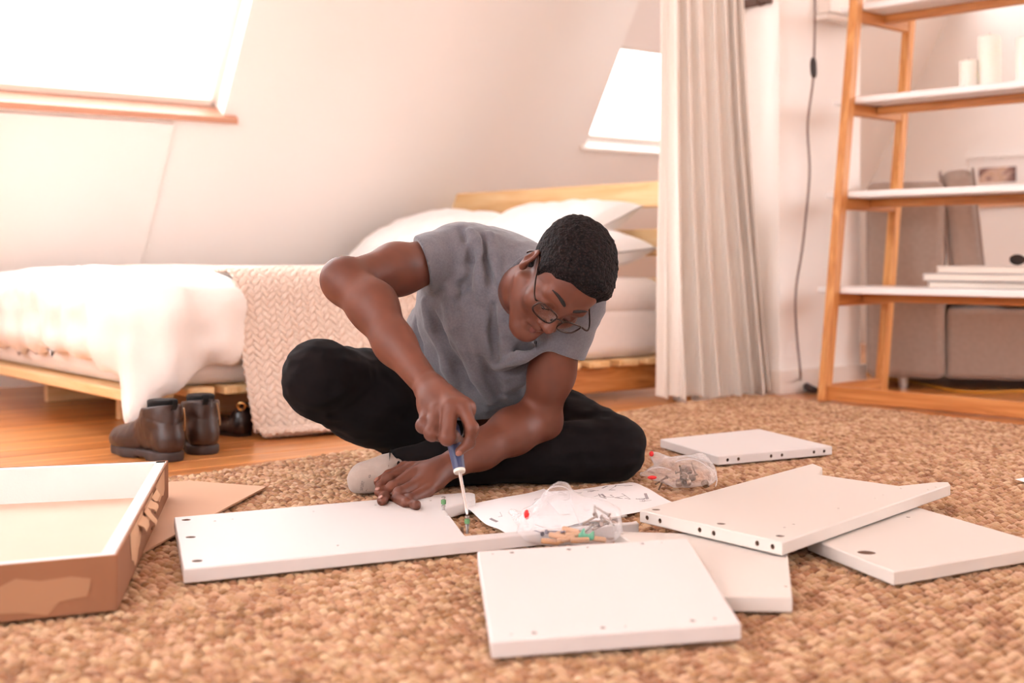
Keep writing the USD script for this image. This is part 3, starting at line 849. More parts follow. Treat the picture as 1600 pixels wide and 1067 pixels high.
for i in range(rows + 1):
    q = Q0 + (i + .5) * PITCH
    step = .0152
    r = np.arange(R0_ + rg.uniform(0, step), rug_right(q), step)
    n = len(r)
    wob = .0040 * np.sin(r * 5 + i * .06) + .002 * np.sin(r * 13 + i * .1)
    sgn = 1 if i % 2 else -1
    rr_ = r + rg.normal(0, .0010, n)
    qq = q + wob + rg.normal(0, .0007, n)
    yaw = RR - .78 + sgn * .16 + rg.normal(0, .11, n)
    p = RU[None] * rr_[:, None] + RV[None] * qq[:, None]; p[:, 2] = .0080 + rg.normal(0, .0008, n)
    P_.append(p)
    O_.append(Rotation.from_euler("xyz", np.stack([rg.normal(0, .25, n), rg.normal(-.16, .10, n), yaw], 1)).as_quat()); I_.append(rg.integers(0, 6, n)); S_.append(rg.normal(1, .06, n))
P_, O_, I_, S_ = np.vstack(P_), np.vstack(O_), np.hstack(I_), np.hstack(S_)
# only the part of the rug that the picture (and a step to the side of it) can see
dd = P_[:, 1]; keep = (dd > 1.25) & (np.abs(P_[:, 0] / dd) < .55)
P_, O_, I_, S_ = P_[keep], O_[keep], I_[keep], S_[keep]
P_ -= rug.loc
inst.CreatePositionsAttr(Vt.Vec3fArray.FromNumpy(P_.astype(np.float32)))
inst.CreateOrientationsAttr(Vt.QuathArray([Gf.Quath(float(o[3]), float(o[0]), float(o[1]), float(o[2])) for o in O_]))
inst.CreateProtoIndicesAttr(Vt.IntArray.FromNumpy(I_.astype(np.int32)))
inst.CreateScalesAttr(Vt.Vec3fArray.FromNumpy(np.repeat(S_[:, None], 3, 1).astype(np.float32)))
RZ = RUG_T                                     # things on the rug rest at this height
# ================================================================ the white panels of the flat-pack table
def inset(poly, c):
    p = np.asarray(poly, float); n = len(p)
    e = np.roll(p, -1, 0) - p; e /= np.linalg.norm(e, axis=1, keepdims=True)
    nm = np.stack([-e[:, 1], e[:, 0]], 1)
    out = []
    for i in range(n):
        n0, n1 = nm[i - 1], nm[i]
        out.append(p[i] + c * (n0 + n1) / (1 + n0 @ n1))
    return np.array(out)

def bevel_prism(poly, z0, z1, c):
    """a board of this outline (counter-clockwise) with chamfered edges"""
    p = np.asarray(poly, float); n = len(p); q = inset(p, c)
    rings = [np.c_[q, np.full(n, z0)], np.c_[p, np.full(n, z0 + c)], np.c_[p, np.full(n, z1 - c)], np.c_[q, np.full(n, z1)]]
    v = np.vstack(rings)
    f = []
    for k in range(3):
        for i in range(n):
            j = (i + 1) % n
            f += [(k * n + i, k * n + j, (k + 1) * n + j), (k * n + i, (k + 1) * n + j, (k + 1) * n + i)]
    _, t = trimesh.creation.triangulate_polygon(sg.Polygon(q), engine="earcut")
    tv, t = trimesh.creation.triangulate_polygon(sg.Polygon(q), engine="earcut")
    near = np.array([np.argmin(((q - a) ** 2).sum(1)) for a in tv])
    for a, b, c_ in t:
        a, b, c_ = near[a], near[b], near[c_]
        if (q[b] - q[a])[0] * (q[c_] - q[a])[1] - (q[b] - q[a])[1] * (q[c_] - q[a])[0] < 0:
            b, c_ = c_, b
        f += [(3 * n + a, 3 * n + b, 3 * n + c_), (a, c_, b)]
    return trimesh.Trimesh(v, f, process=False)

def panel(label, corners, thick=.021, holes=(), side=(), m=None, group=None):
    """corners: places of the top face's corners with their heights. holes: (px, py, radius in m); side: (edge number, px, radius) drilled into an edge"""
    P = np.array([pz(*c) for c in corners])
    X = np.c_[P[:, :2], np.ones(len(P))]
    co = np.linalg.lstsq(X, P[:, 2], rcond=None)[0]
    n = np.array([-co[0], -co[1], 1.0]); n /= np.linalg.norm(n)
    org = P.mean(0)
    e0 = P[1] - P[0]; e0 -= n * (e0 @ n); e0 /= np.linalg.norm(e0); e1 = np.cross(n, e0)
    T = np.eye(4); T[:3, 0], T[:3, 1], T[:3, 2], T[:3, 3] = e0, e1, n, org
    q = np.stack([(P - org) @ e0, (P - org) @ e1], 1)
    if sg.Polygon(q).exterior.is_ccw is False:
        q = q[::-1]; flip = True
    else:
        flip = False
    body = to_manifold(bevel_prism(q, -thick, 0, .0016))
    cups = []
    def drill(c, ax, r, deep):
        nonlocal body
        cyl = trimesh.creation.cylinder(r, 2 * deep, sections=16)
        Tc = trimesh.geometry.align_vectors([0, 0, 1], ax); Tc[:3, 3] = c
        cyl.apply_transform(Tc)
        body = body - to_manifold(cyl)
        wall = trimesh.creation.revolve([(0, -deep + .0012), (r - .0004, -deep + .0012), (r - .0004, -.0009), (r - .0001, -.0009), (r - .0001, -deep + .0004), (0, -deep + .0004)], sections=16)
        wall.apply_transform(Tc); cups.append(wall)
    ray = lambda px, py: np.array([(px - 800) / FOCAL_PX, 1, -(py - HORIZON) / FOCAL_PX])
    eye = np.array([0, 0, EYE])
    for px, py, r in holes:
        d = ray(px, py); t = ((org - eye) @ n) / (d @ n)
        w = eye + d * t - org
        drill(np.array([w @ e0, w @ e1, 0]), [0, 0, 1], r, .012)
    N = len(q)
    for k, px, r in side:
        a, b = P[k], P[(k + 1) % N]
        s = np.linspace(0, 1, 2001)[:, None]
        pt = a + (b - a) * s
        best = pt[np.argmin(np.abs(800 + FOCAL_PX * pt[:, 0] / pt[:, 1] - px))] - org
        a2, b2 = np.array([(a - org) @ e0, (a - org) @ e1]), np.array([(b - org) @ e0, (b - org) @ e1])
        e = (b2 - a2) / np.linalg.norm(b2 - a2)
        out = np.array([e[1], -e[0], 0]) * (-1 if flip else 1)
        drill(np.array([best @ e0, best @ e1, -thick / 2]), out, r, .014)
    me = body.to_mesh()
    tm = trimesh.Trimesh(me.vert_properties[:, :3], me.tri_verts, process=False); tm.apply_transform(T)
    t = Thing("table_panel", label, "furniture panel", org - n * thick, group)
    t.part("board", tm, m or MDF)
    for c in cups:
        c.apply_transform(T); t.part("drilled_hole", c, DRILL)
    return t, T, n

ZT = RZ + .021
P1 = panel("long white side panel with two legs that the man is screwing into", [(287, 890, ZT), (998, 817, ZT), (995, 813, ZT), (988, 815, ZT) , (727, 837, ZT), (694, 794, ZT), (743, 781, ZT), (742, 771, ZT), (733, 769, ZT), (640, 776, ZT), (272, 808, ZT)],
      holes=[(291, 812, .0085), (298, 839, .0085), (308, 876, .0085), (336, 814, .0025), (363, 811, .0025), (490, 799, .0022), (528, 852, .0025), (587, 789, .0022), (673, 782, .003), (699, 805, .003), (722, 823, .003)])[0]
P6 = panel("small white panel lying by itself at the back of the rug", [(1122, 713, ZT), (1300, 697, ZT), (1186, 670, ZT), (1032, 686, ZT)], side=[(0, 1137, .0042), (0, 1154, .0042), (0, 1205, .0042), (0, 1222, .0042), (0, 1272, .0042), (0, 1288, .0042)])[0]
P4 = panel("white panel lying partly beneath two others in the middle of the heap", [(960, 830, ZT), (1111, 931, ZT), (1238, 933, ZT), (1228, 838, ZT)], holes=[(1228, 916, .003), (972, 834, .003)], m=MDF_WARM)[0]
P5 = panel("white panel with one large round hole, under the two-legged panel on the right", [(1262, 840, ZT), (1397, 893, ZT), (1640, 852, ZT), (1405, 784, ZT)], holes=[(1354, 863, .0145), (1419, 808, .004)], m=MDF_WARM)[0]
ZR = ZT + .0245
P2 = panel("white panel with two short legs, resting across two other panels", [(1000, 797, ZR), (1222, 847, ZR), (1485, 757, ZR), (1482, 753, ZR), (1462, 753, ZR), (1403, 759, ZR), (1278, 741, ZR), (1285, 730, ZR), (1270, 724, ZR)],
      holes=[(1025, 796, .0075), (1127, 818, .0075), (1219, 837, .0075), (1226, 824, .003), (1240, 819, .003), (1310, 794, .003), (1367, 778, .0025), (1380, 773, .0025), (1408, 763, .003), (1450, 765, .0025), (1462, 761, .0025)],
      side=[(0, 1011, .0042), (0, 1031, .0042), (0, 1093, .0042), (0, 1115, .0042), (0, 1183, .0042), (0, 1207, .0042)], m=MDF_WARM)[0]
P3 = panel("square white panel nearest to the camera, propped on the panel behind it", [(768, 1003, ZT), (1158, 974, ZT + .004), (1074, 841, ZT + .027), (746, 861, ZT + .023)],
      holes=[(770, 865, .0025), (800, 863, .004), (889, 858, .004), (918, 855, .0025), (1004, 849, .004), (1034, 847, .0025), (799, 990, .0025), (835, 988, .004), (942, 980, .004), (977, 978, .0025), (1082, 969, .004), (1117, 966, .0025)])[0]

# two bolts standing in the long panel, green plastic round a steel shank
STEEL = plain("bright_steel", lin(196, 192, 190), .25, metallic=1.0)
GREEN = plain("green_plastic", lin(92, 140, 92), .45)
def bolt(label, px, py):
    c = pz(px, py, ZT)
    t = Thing("cam_bolt", label, "bolt", c, "bolts standing in the long panel")
    t.part("shank", lathe([(0, -.006), (.0026, -.006), (.0026, .006), (.0036, .0065), (.0036, .009), (.0022, .0095), (.0022, .021), (.0036, .0215), (.0036, .024), (0, .0245)], c, Z, 14), STEEL, 40)
    t.part("sleeve", lathe([(.0023, .0105), (.0044, .0110), (.0048, .015), (.0044, .019), (.0023, .0195)], c, Z, 14), GREEN, 40)
    return c
bolt("green and steel bolt standing beside the notch, left of the screwdriver", 693, 797)
B_TIP = bolt("green and steel bolt under the tip of the screwdriver", 730, 828)

# ================================================================ the cardboard box and the loose sheet of cardboard
CARD = plain("kraft_card", lin(148, 100, 70), .8, .15, 150, .05, 6)
CARD_IN = plain("pale_card_inside", lin(216, 188, 168), .75, .1, 150, .03, 5)
FOAM = plain("white_liner", lin(226, 220, 216), .75, .15, 250)
TAPE = plain("packing_tape", lin(172, 128, 98), .28)
RIP = plain("torn_paper", lin(214, 170, 134), .85, .2, 200)
N_, F_ = np.array([-.536, 1.797]), np.array([-.682, 2.625])
un, uf = np.array([-.895, -.40]), np.array([-.955, -.275])
un, uf = un / np.linalg.norm(un), uf / np.linalg.norm(uf)
NL, FL = N_ + un * .62, F_ + uf * .55
HB = .076
box_ = Thing("cardboard_box", "open shallow cardboard box with white inner lining, in the corner nearest the camera", "box", np.r_[(N_ + F_ + NL + FL) / 4, RZ * .6])
zb0 = RZ
def wall_of(p, q, t0, t1, z0, z1, m, name, c=.0012):
    d = (q - p) / np.linalg.norm(q - p); n = np.array([-d[1], d[0]])
    ctr = (N_ + F_ + NL + FL) / 4
    if n @ (ctr - p) < 0:
        n = -n
    T = np.eye(4); T[:2, 0], T[:2, 1] = d, n; T[:2, 3] = p
    if np.linalg.det(T[:3, :3]) < 0:
        T[:3, 0] = -T[:3, 0]; T[:2, 3] = q
    L = np.linalg.norm(q - p)
    return box_.part(name, cbox((t0, t0, z0), (L - t0, t1, z1), c, T), m)
for (p, q) in ((N_, F_), (F_, FL), (NL, N_)):
    wall_of(p, q, 0, .0035, zb0, zb0 + HB, CARD, "box_wall")
    wall_of(p, q, .0037, .0235, zb0 + .006, zb0 + HB - (.0005 if p is not NL else .001), FOAM, "liner")
inn = [np.r_[x * .985 + ((N_ + F_ + NL + FL) / 4) * .015, zb0] for x in (N_, F_, FL, NL)]
inn = [x + Z * (RZ + .004 - zb0) for x in inn]
box_.part("box_bottom", hull(np.vstack([inn, np.array(inn) + Z * .005])), CARD_IN)
# torn edge and tape
dr = np.r_[(F_ - N_) / np.linalg.norm(F_ - N_), 0]; nr = np.array([dr[1], -dr[0], 0])
base = np.r_[N_, 0]
rt = np.random.default_rng(5)
top_ = zb0 + HB - .003
def on_side(poly, off=.0004, th=.0005):
    tv, tf = trimesh.creation.triangulate_polygon(sg.Polygon(poly), engine="earcut")
    p = np.array([base + dr * x + Z * (zb0 + y) + nr * off for x, y in tv])
    return trimesh.Trimesh(np.vstack([p, p + nr * th]), np.vstack([tf, tf[:, ::-1] + len(p)]), process=False)
for poly in ([(.15, .073), (.33, .074), (.335, .052), (.31, .044), (.29, .030), (.268, .026), (.245, .012), (.22, .010), (.20, .022), (.175, .028), (.16, .05)],
             [(.37, .072), (.50, .073), (.505, .058), (.48, .050), (.455, .036), (.43, .034), (.40, .046), (.38, .05)],
             [(.56, .073), (.74, .074), (.745, .036), (.72, .028), (.68, .034), (.64, .030), (.60, .042), (.575, .055)]):
    box_.part("torn_paper", on_side(poly), RIP)
for s0, w, L_, out in ((.29, .05, .035, .020), (.37, .03, .055, .030), (.43, .045, .03, .024), (.52, .06, .025, .014)):
    pts = np.array([base + dr * (s0 + .035 * f + .006 * math.sin(9 * f + s0 * 40)) + nr * (.0014 + .5 * out * math.sin(f * 2.6)) + Z * (top_ - .006 - L_ * f * (1 - .35 * f)) for f in np.linspace(0, 1, 9)])
    G = np.stack([pts - dr * w * .75 * (1 - .3 * np.linspace(0, 1, 9))[:, None], pts + dr * w * .75 * (1 - .75 * np.linspace(0, 1, 9))[:, None]], 1)
    box_.part("torn_strip", sheet(G, .0008), RIP, 60)
dn = np.r_[un, 0]; nn_ = np.array([-dn[1], dn[0], 0]); nn_ = nn_ if nn_[1] < 0 else -nn_
poly = [(.035, .047), (.06, .052), (.10, .050), (.13, .056), (.165, .040), (.19, .037), (.26, .043), (.26, .018), (.17, .014), (.12, .010), (.09, .004), (.075, .020), (.04, .024), (.036, .036)]
tv, tf = trimesh.creation.triangulate_polygon(sg.Polygon(poly), engine="earcut")
tp = np.array([base + dn * x + Z * (zb0 + y) + nn_ * .0003 for x, y in tv])
box_.part("tape", cat(trimesh.Trimesh(np.vstack([tp, tp + nn_ * .0004]), np.vstack([tf, tf[:, ::-1] + len(tp)]), process=False)), TAPE)
box_.part("corner_tape", prism([base + dn * .002 + nn_ * .0002 + Z * (zb0 + .002), base + dn * .012 + nn_ * .0002 + Z * (zb0 + .002), base + dn * .012 + nn_ * .0002 + Z * (zb0 + HB - .002), base + dn * .002 + nn_ * .0002 + Z * (zb0 + HB - .002)], nn_ * .0004), CARD)

KR = plain("kraft_sheet", lin(200, 158, 128), .8, .1, 150, .03, 5)
q = np.array([pz(180, 764, RZ + .004), pz(268, 752, RZ + .004), pz(300, 751, RZ + .004), pz(416, 760, RZ + .004), pz(338, 800, RZ + .004), pz(252, 842, RZ + .004), pz(150, 900, RZ + .004)])
single("cardboard_sheet", hull(np.vstack([q, q - Z * .0035])), KR, "flat sheet of brown cardboard lying between the box and the long panel", "cardboard")

# ================================================================ instruction sheets
PAPR = plain("instruction_paper", lin(238, 236, 238), .7)
INK = plain("printed_ink", lin(150, 145, 150), .7)
def paper_sheet(label, quad, wave, seed, marks, name="instruction_sheet"):
    """quad: four picture places on the rug; wave: lift of the paper; marks: printed lines in sheet coordinates"""
    C = np.array([pz(px, py, RZ + .003) for px, py in quad])
    n, m_ = 36, 26
    s, t_ = np.meshgrid(np.linspace(0, 1, n), np.linspace(0, 1, m_), indexing="ij")
    def at(s, t_):
        s, t_ = np.asarray(s, float), np.asarray(t_, float)
        p = C[0] * ((1 - s) * (1 - t_))[..., None] + C[1] * (s * (1 - t_))[..., None] + C[2] * (s * t_)[..., None] + C[3] * ((1 - s) * t_)[..., None]
        p[..., 2] += wave * (meshkit.noise(np.stack([s * 3.5, t_ * 2.5, s * 0 + seed], -1), seed) * .8 + .2 * np.sin(s * 5 + seed))
        return p
    t = Thing(name, label, "paper", C.mean(0), "instruction sheets")
    t.part("paper", sheet(at(s, t_), .0004), PAPR, 60)
    strips = []
    for pts, w in marks:
        pts = np.asarray(pts, float)
        k = 10
        x = np.interp(np.linspace(0, len(pts) - 1, k * (len(pts) - 1) + 1), np.arange(len(pts)), pts[:, 0])
        y = np.interp(np.linspace(0, len(pts) - 1, k * (len(pts) - 1) + 1), np.arange(len(pts)), pts[:, 1])
        dx, dy = np.gradient(x), np.gradient(y); L = np.hypot(dx, dy) + 1e-9
        G = np.stack([at(x - dy / L * w, y + dx / L * w), at(x + dy / L * w, y - dx / L * w)], 1)
        G[..., 2] += .0007
        v, f = sheet(G, .0003)
        strips.append((v, f))
    if strips:
        t.part("printed_diagram", cat(*strips), INK)
ra = np.random.default_rng(12)
mk = [([(.18, .2), (.26, .2)], .012), ([(.52, .12), (.62, .1)], .016), ([(.12, .45), (.3, .42)], .004)]
mk += [([(x, y), (x + ra.uniform(-.06, .06), y + ra.uniform(.02, .1)), (x + ra.uniform(0, .1), y + ra.uniform(-.03, .12))], .0015) for x, y in ra.uniform(.1, .85, (8, 2))]
paper_sheet("white instruction sheet under the front bag of fittings, nearest the screwdriver", [(810, 849), (722, 796), (850, 768), (925, 818)], .010, 3, mk)
mk = [([(.28, .86), (.42, .9)], .014), ([(.44, .5), (.52, .47), (.62, .49)], .004), ([(.48, .505), (.60, .515)], .010), ([(.84, .62), (.9, .7)], .01), ([(.8, .74), (.86, .78)], .006)]
mk += [([(x, y), (x + ra.uniform(-.05, .05), y + ra.uniform(.02, .1)), (x + ra.uniform(0, .1), y + ra.uniform(-.03, .1)), (x + ra.uniform(0, .14), y + ra.uniform(-.05, .1))], .0014) for x, y in ra.uniform(.08, .85, (16, 2))]
paper_sheet("printed instruction sheet between the man's knee and the two-legged panel", [(892, 826), (842, 772), (985, 757), (1052, 786)], .010, 5, mk)
paper_sheet("corner of a white sheet at the right-hand edge of the picture", [(1640, 764), (1586, 750), (1640, 740), (1690, 752)], .003, 8, [])
# ================================================================ shoes under the edge of the bed
LEATHER = plain("dark_brown_leather", lin(58, 40, 34), .38, .35, 120, .18, 25)
SOLE = plain("dark_rubber", lin(58, 46, 44), .6)
LINING = plain("black_lining", lin(14, 11, 12), .9)
BRASS = plain("zip_metal", lin(190, 170, 140), .35, metallic=.9)
def boot(label, heel, yaw, lean=0.0):
    T = np.eye(4); T[:3, :3] = Rotation.from_euler("z", yaw).as_matrix(); T[:3, 3] = heel        # x: heel to toe
    W_ = lambda x, y, z: T[:3, :3] @ np.array([x, y, z]) + T[:3, 3]
    R_ = T[:3, :3].T
    f = Field()
    f.cone(W_(.035, 0, .055), W_(.05, 0, .125), .036, .041, k=.02)
    f.cone(W_(.09, 0, .045), W_(.075, 0, .125), .037, .040, k=.03)
    f.cone(W_(.075, 0, .10), W_(.16, .003, .05), .038, .033, k=.03)
    f.cone(W_(.15, .003, .045), W_(.235, .004, .036), .036, .030, k=.03)
    f.ell(W_(.2, .004, .038), (.065, .044, .03), R_, k=.03)
    f.ell(W_(.03, 0, .045), (.034, .036, .04), R_, k=.02)
    f.plane(W_(0, 0, .022), -Z, .002)
    f.plane(W_(.03, 0, .136), Z + .12 * T[:3, 0], .004)
    f.cone(W_(.062, 0, .105), W_(.062, 0, .17), .032, .036, k=.006, op="s")
    def crease(P, d):
        q = (P - T[:3, 3]) @ T[:3, :3]
        c = np.exp(-((q[:, 0] - .09 - .3 * (q[:, 2] - .07)) / .05) ** 2)
        d = d + .0035 * c * (ridge(q * [60, 12, 34], 5) - .6) + .002 * (meshkit.noise(q * 60, 3) - .5)
        band = np.exp(-((q[:, 2] - .088 - .02 * np.sin(q[:, 0] * 20)) / .0022) ** 2)
        return d + .0013 * band
    f.after = crease
    t = Thing("ankle_boot", label, "boot", heel, "pair of ankle boots by the bed")
    lo, hi = f_bounds([W_(x, y, z) for x in (-.02, .29) for y in (-.07, .07) for z in (0, .16)])
    t.part("upper", f.mesh(lo, hi, .0035, 2), LEATHER, True)
    g = Field()
    g.cone(W_(.04, 0, .012), W_(.09, 0, .012), .042, .036, k=.02).cone(W_(.09, 0, .012), W_(.17, .003, .012), .036, .042, k=.02).cone(W_(.17, .003, .012), W_(.235, .004, .012), .046, .035, k=.02)
    g.plane(W_(0, 0, .0), -Z, .001); g.plane(W_(0, 0, .0245), Z, .001)
    g.box((.075, -.08, -.01), (.125, .08, .006), .004, T, k=.004, op="s")
    t.part("sole", g.mesh(lo - [0, 0, .01], hi, .0035), SOLE, True)
    h = Field(); h.cone(W_(.062, 0, .09), W_(.062, 0, .19), .0335, .038, k=.006); h.plane(W_(0, 0, .148), Z, .003)
    t.part("lining", h.mesh(*f_bounds([W_(x, y, z) for x in (.0, .13) for y in (-.07, .07) for z in (.04, .17)]), .004), LINING, True)
    zp = [W_(.012, -.030, .128), W_(.018, -.037, .10), W_(.026, -.041, .07)]
    t.part("zip", tube(spline(zp, 14), .0022, 6), BRASS, True)
    lp = [W_(.016, 0, .124), W_(.004, .0, .132), W_(.002, 0, .150), W_(.010, 0, .150), W_(.016, 0, .132)]
    t.part("pull_loop", sheet(np.stack([spline(lp, 14) - T[:3, 1] * .007, spline(lp, 14) + T[:3, 1] * .007], 1), .002), LINING, True)
    return t
def f_bounds(pts):
    p = np.asarray(pts); return p.min(0), p.max(0)
aw = math.atan2(A[1], A[0])
boot("dark brown leather ankle boot, left one of the pair, toe pointing under the bed", pz(274, 722, 0.0), aw + .12)
boot("dark brown leather ankle boot, right one of the pair, beside the other's zip", pz(322, 711, 0.0), aw - .22)

HEEL = plain("black_patent", lin(44, 32, 30), .25)
GOLD = plain("gold_buckle", lin(226, 190, 130), .25, metallic=1.0)
h0 = pz(388, 682, 0.0)
f = Field(); T = np.eye(4); T[:3, :3] = Rotation.from_euler("z", aw + .25).as_matrix(); T[:3, 3] = h0
W_ = lambda x, y, z: T[:3, :3] @ np.array([x, y, z]) + T[:3, 3]
f.cone(W_(.03, 0, .025), W_(.03, 0, .06), .026, .027).cone(W_(.03, 0, .03), W_(.13, 0, .02), .026, .03, k=.03).ell(W_(.15, 0, .022), (.06, .036, .022), T[:3, :3].T, k=.03)
f.plane(W_(0, 0, .004), -Z, .002); f.cone(W_(.05, 0, .06), W_(.05, 0, .12), .024, .03, k=.005, op="s")
t = Thing("buckled_shoe", "dark low shoe with a gold buckle, half hidden behind the hanging bedspread", "shoe", h0)
t.part("upper", f.mesh(*f_bounds([W_(x, y, z) for x in (-.02, .24) for y in (-.06, .06) for z in (0, .1)]), .004, 2), HEEL, True)
t.part("sole", trimesh.convex.convex_hull(np.array([W_(.03 + r * math.cos(u) + (.15 if math.cos(u) > 0 else 0), r * 1.0 * math.sin(u), z) for u in np.linspace(0, 6.28, 24) for z, r in ((.0, .028), (.006, .03))])), SOLE)
t.part("strap", tube(spline([W_(.02, .026, .07), W_(.008, .0, .092), W_(.02, -.026, .07)], 16), .004, 8), HEEL, True)
t.part("buckle", tube(spline([W_(.0, .018, .078), W_(-.004, .022, .094), W_(.004, .030, .094), W_(.008, .027, .078), W_(.0, .018, .078)], 20), .0035, 8), GOLD, True)

# ================================================================ the two clear bags of fittings
FILM = mat("bag_film", {"t": ("transparent_bsdf", {"color": (.98, .98, .985)}), "g": ("principled_bsdf", {"base_color": (.85, .84, .86), "roughness": .16, "specular_ior_level": 1.0}),
    "f": ("layer_weight", {"blend": .5}), "w": ("math", {"math_type": "power", "value2": 1.8}), "k": ("math", {"math_type": "multiply_add", "value2": .62, "value3": .10, "use_clamp": True}), "x": ("mix_closure", {})},
    [("f.facing", "w.value1"), ("w.value", "k.value1"), ("k.value", "x.fac"), ("t.BSDF", "x.closure1"), ("g.BSDF", "x.closure2")], "x.closure")
REDP = plain("red_plastic", lin(226, 44, 44), .4)
def film(f, amp, sc, seed):
    def crumple(P, d):
        w = ridge(P * sc, seed) * .6 + ridge(P * sc * 2.1, seed + 3) * .3 + ridge(P * sc * 4.3, seed + 5) * .12
        return d + amp * (w - .55)
    f.after = crumple
    return f
def P3(px, py, d): return pd(px, py, d)
bag1 = Thing("fittings_bag", "crumpled clear plastic bag of wooden dowels standing in front of the man", "plastic bag", pz(890, 845, RZ))
f = Field()
f.ell(P3(895, 826, 2.19), (.074, .045, .030), k=.04)
f.ell(P3(842, 826, 2.21), (.035, .035, .03), k=.04)
f.ell(P3(940, 815, 2.20), (.036, .032, .034), k=.03)
f.ell(P3(880, 792, 2.21), (.036, .024, .032), k=.03)
f.cone(P3(878, 794, 2.21), P3(872, 772, 2.22), .03, .017, k=.03, flat=(np.array([0, 1, 0]), .6))
f.cone(P3(842, 820, 2.22), P3(800, 800, 2.28), .024, .012, k=.03, flat=(Z, .6))
f.plane(np.array([0, 0, RZ + .002]), -Z, .004)
film(f, .014, 24, 3)
lo, hi = P3(780, 860, 2.13), P3(985, 750, 2.33)
bag1.part("film", f.mesh(np.minimum(lo, hi) - [.03, 0, .02], np.maximum(lo, hi) + .02, .004), FILM, 35)
bag1.part("red_tie", trimesh.convex.convex_hull(P3(823, 804, 2.19) + trimesh.creation.icosphere(1, 1).vertices * [.0045, .003, .0085]), REDP)
# seams of the film that catch the light
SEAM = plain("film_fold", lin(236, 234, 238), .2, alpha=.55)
for pts in ([(845, 783), (852, 768), (868, 760), (886, 763), (892, 780)], [(892, 780), (900, 805), (908, 822)], [(836, 806), (858, 775), (874, 768)], [(826, 800), (835, 815), (828, 830)], [(940, 803), (952, 812), (958, 830)]):
    bag1.part("film_fold", tube(spline([P3(x, y, 2.17 if y > 800 else 2.185) for x, y in pts], 24), .0009, 6), SEAM, True)

DOWEL = plain("beech_dowel", lin(206, 160, 122), .6, .2, 300)
rd = np.random.default_rng(31)
for i, (px, py, yaw, d) in enumerate([(884, 843, .25, 2.165), (872, 838, -.35, 2.17), (898, 836, .12, 2.175), (906, 844, .1, 2.16), (880, 833, .6, 2.185), (860, 846, .2, 2.165), (892, 829, -.5, 2.19), (932, 842, -.2, 2.17)]):
    c = pd(px, py, d); c[2] = max(c[2], RZ + .011)
    ax = np.array([math.cos(yaw), math.sin(yaw), rd.uniform(-.15, .15)]); ax /= np.linalg.norm(ax)
    prof = [(0, -.0155), (.0035, -.0155), (.0048, -.013), (.0048, .013), (.0035, .0155), (0, .0155)]
    single("dowel", lathe(prof, c, ax, 12), DOWEL, "short beech dowel inside the clear bag in front of the man", "dowel", "dowels in the front bag", smooth=40)
GREEN2 = plain("mint_plastic", lin(84, 178, 140), .4)
c = pd(916, 838, 2.165)
fg = Field(); fg.cone(c + [-.010, 0, .000], c + [.008, .002, -.002], .0042, .0055, k=.004).cone(c + [-.007, .002, .003], c + [-.004, .003, .011], .0036, .0026, k=.004).cone(c + [.008, .001, .0], c + [.012, .002, .007], .0034, .0024, k=.004)
single("plastic_fitting", fg.mesh(c - .04, c + .04, .0025), GREEN2, "mint green plastic fitting in the front bag beside the dowels", "plastic fitting", smooth=True)
DKM = plain("dark_zinc", lin(170, 158, 150), .3, metallic=.85)
def screw(c, ax, L=.032, label="", grp=None, m=None):
    prof = [(0, 0), (.0038, 0), (.0042, .0012), (.0022, .003)] + [(.0016 if k % 2 else .0021, .004 + (L - .007) * k / 16) for k in range(17)] + [(0, L)]
    single("screw", lathe(prof, c, ax / np.linalg.norm(ax), 10), m or DKM, label, "screw", grp, smooth=40)
for i in range(9):
    c = pd(930 + rd.uniform(-12, 24), 815 + rd.uniform(-12, 14), 2.20 + rd.uniform(-.015, .015))
    screw(c, rd.normal(0, 1, 3) * [1, .6, .5], .03, "zinc screw in the right half of the front bag, above the dowels", "screws in the front bag")
for i in range(5):
    c = pd(852 + rd.uniform(-14, 18), 834 + rd.uniform(-6, 6), 2.19 + rd.uniform(-.01, .01)); c[2] = max(c[2], RZ + .008)
    screw(c, rd.normal(0, 1, 3) * [1, .6, .3], .026, "grey screw in the left half of the front bag", "screws at the left of the front bag", plain(f"grey_screw_{i}", lin(120, 116, 132), .35, metallic=.6))

bag2 = Thing("fittings_bag", "clear plastic bag of dark metal fittings beside the man's knee", "plastic bag", pz(1075, 765, RZ))
f = Field()
f.ell(P3(1082, 742, 2.74), (.052, .05, .03), k=.03).ell(P3(1055, 738, 2.76), (.05, .045, .024), k=.03)
f.cone(P3(1058, 728, 2.76), P3(1020, 712, 2.80), .026, .010, k=.03, flat=(Z, .6))
f.cone(P3(1035, 738, 2.76), P3(1003, 740, 2.78), .022, .010, k=.02, flat=(Z, .7))
f.cone(P3(1085, 735, 2.76), P3(1095, 716, 2.80), .03, .016, k=.03, flat=(np.array([0, 1, 0]), .6))
f.plane(np.array([0, 0, RZ + .002]), -Z, .004)
film(f, .013, 26, 9)
lo, hi = P3(985, 790, 2.66), P3(1150, 695, 2.88)
bag2.part("film", f.mesh(np.minimum(lo, hi) - [.02, 0, .02], np.maximum(lo, hi) + .02, .004), FILM, 35)
bag2.part("red_tie", trimesh.convex.convex_hull(P3(1018, 709, 2.775) + trimesh.creation.icosphere(1, 1).vertices * [.005, .004, .006]), REDP)
bag2.part("red_tie", trimesh.convex.convex_hull(P3(1019, 746, 2.72) + trimesh.creation.icosphere(1, 1).vertices * [.010, .004, .004]), REDP)
for pts in ([(1012, 735), (1030, 730), (1048, 735)], [(1055, 722), (1085, 718), (1110, 735)], [(1105, 728), (1120, 745), (1118, 760)]):
    bag2.part("film_fold", tube(spline([P3(x, y, 2.70) for x, y in pts], 20), .0010, 6), SEAM, True)
DK2 = plain("bronze_fitting", lin(150, 128, 112), .3, metallic=.8)
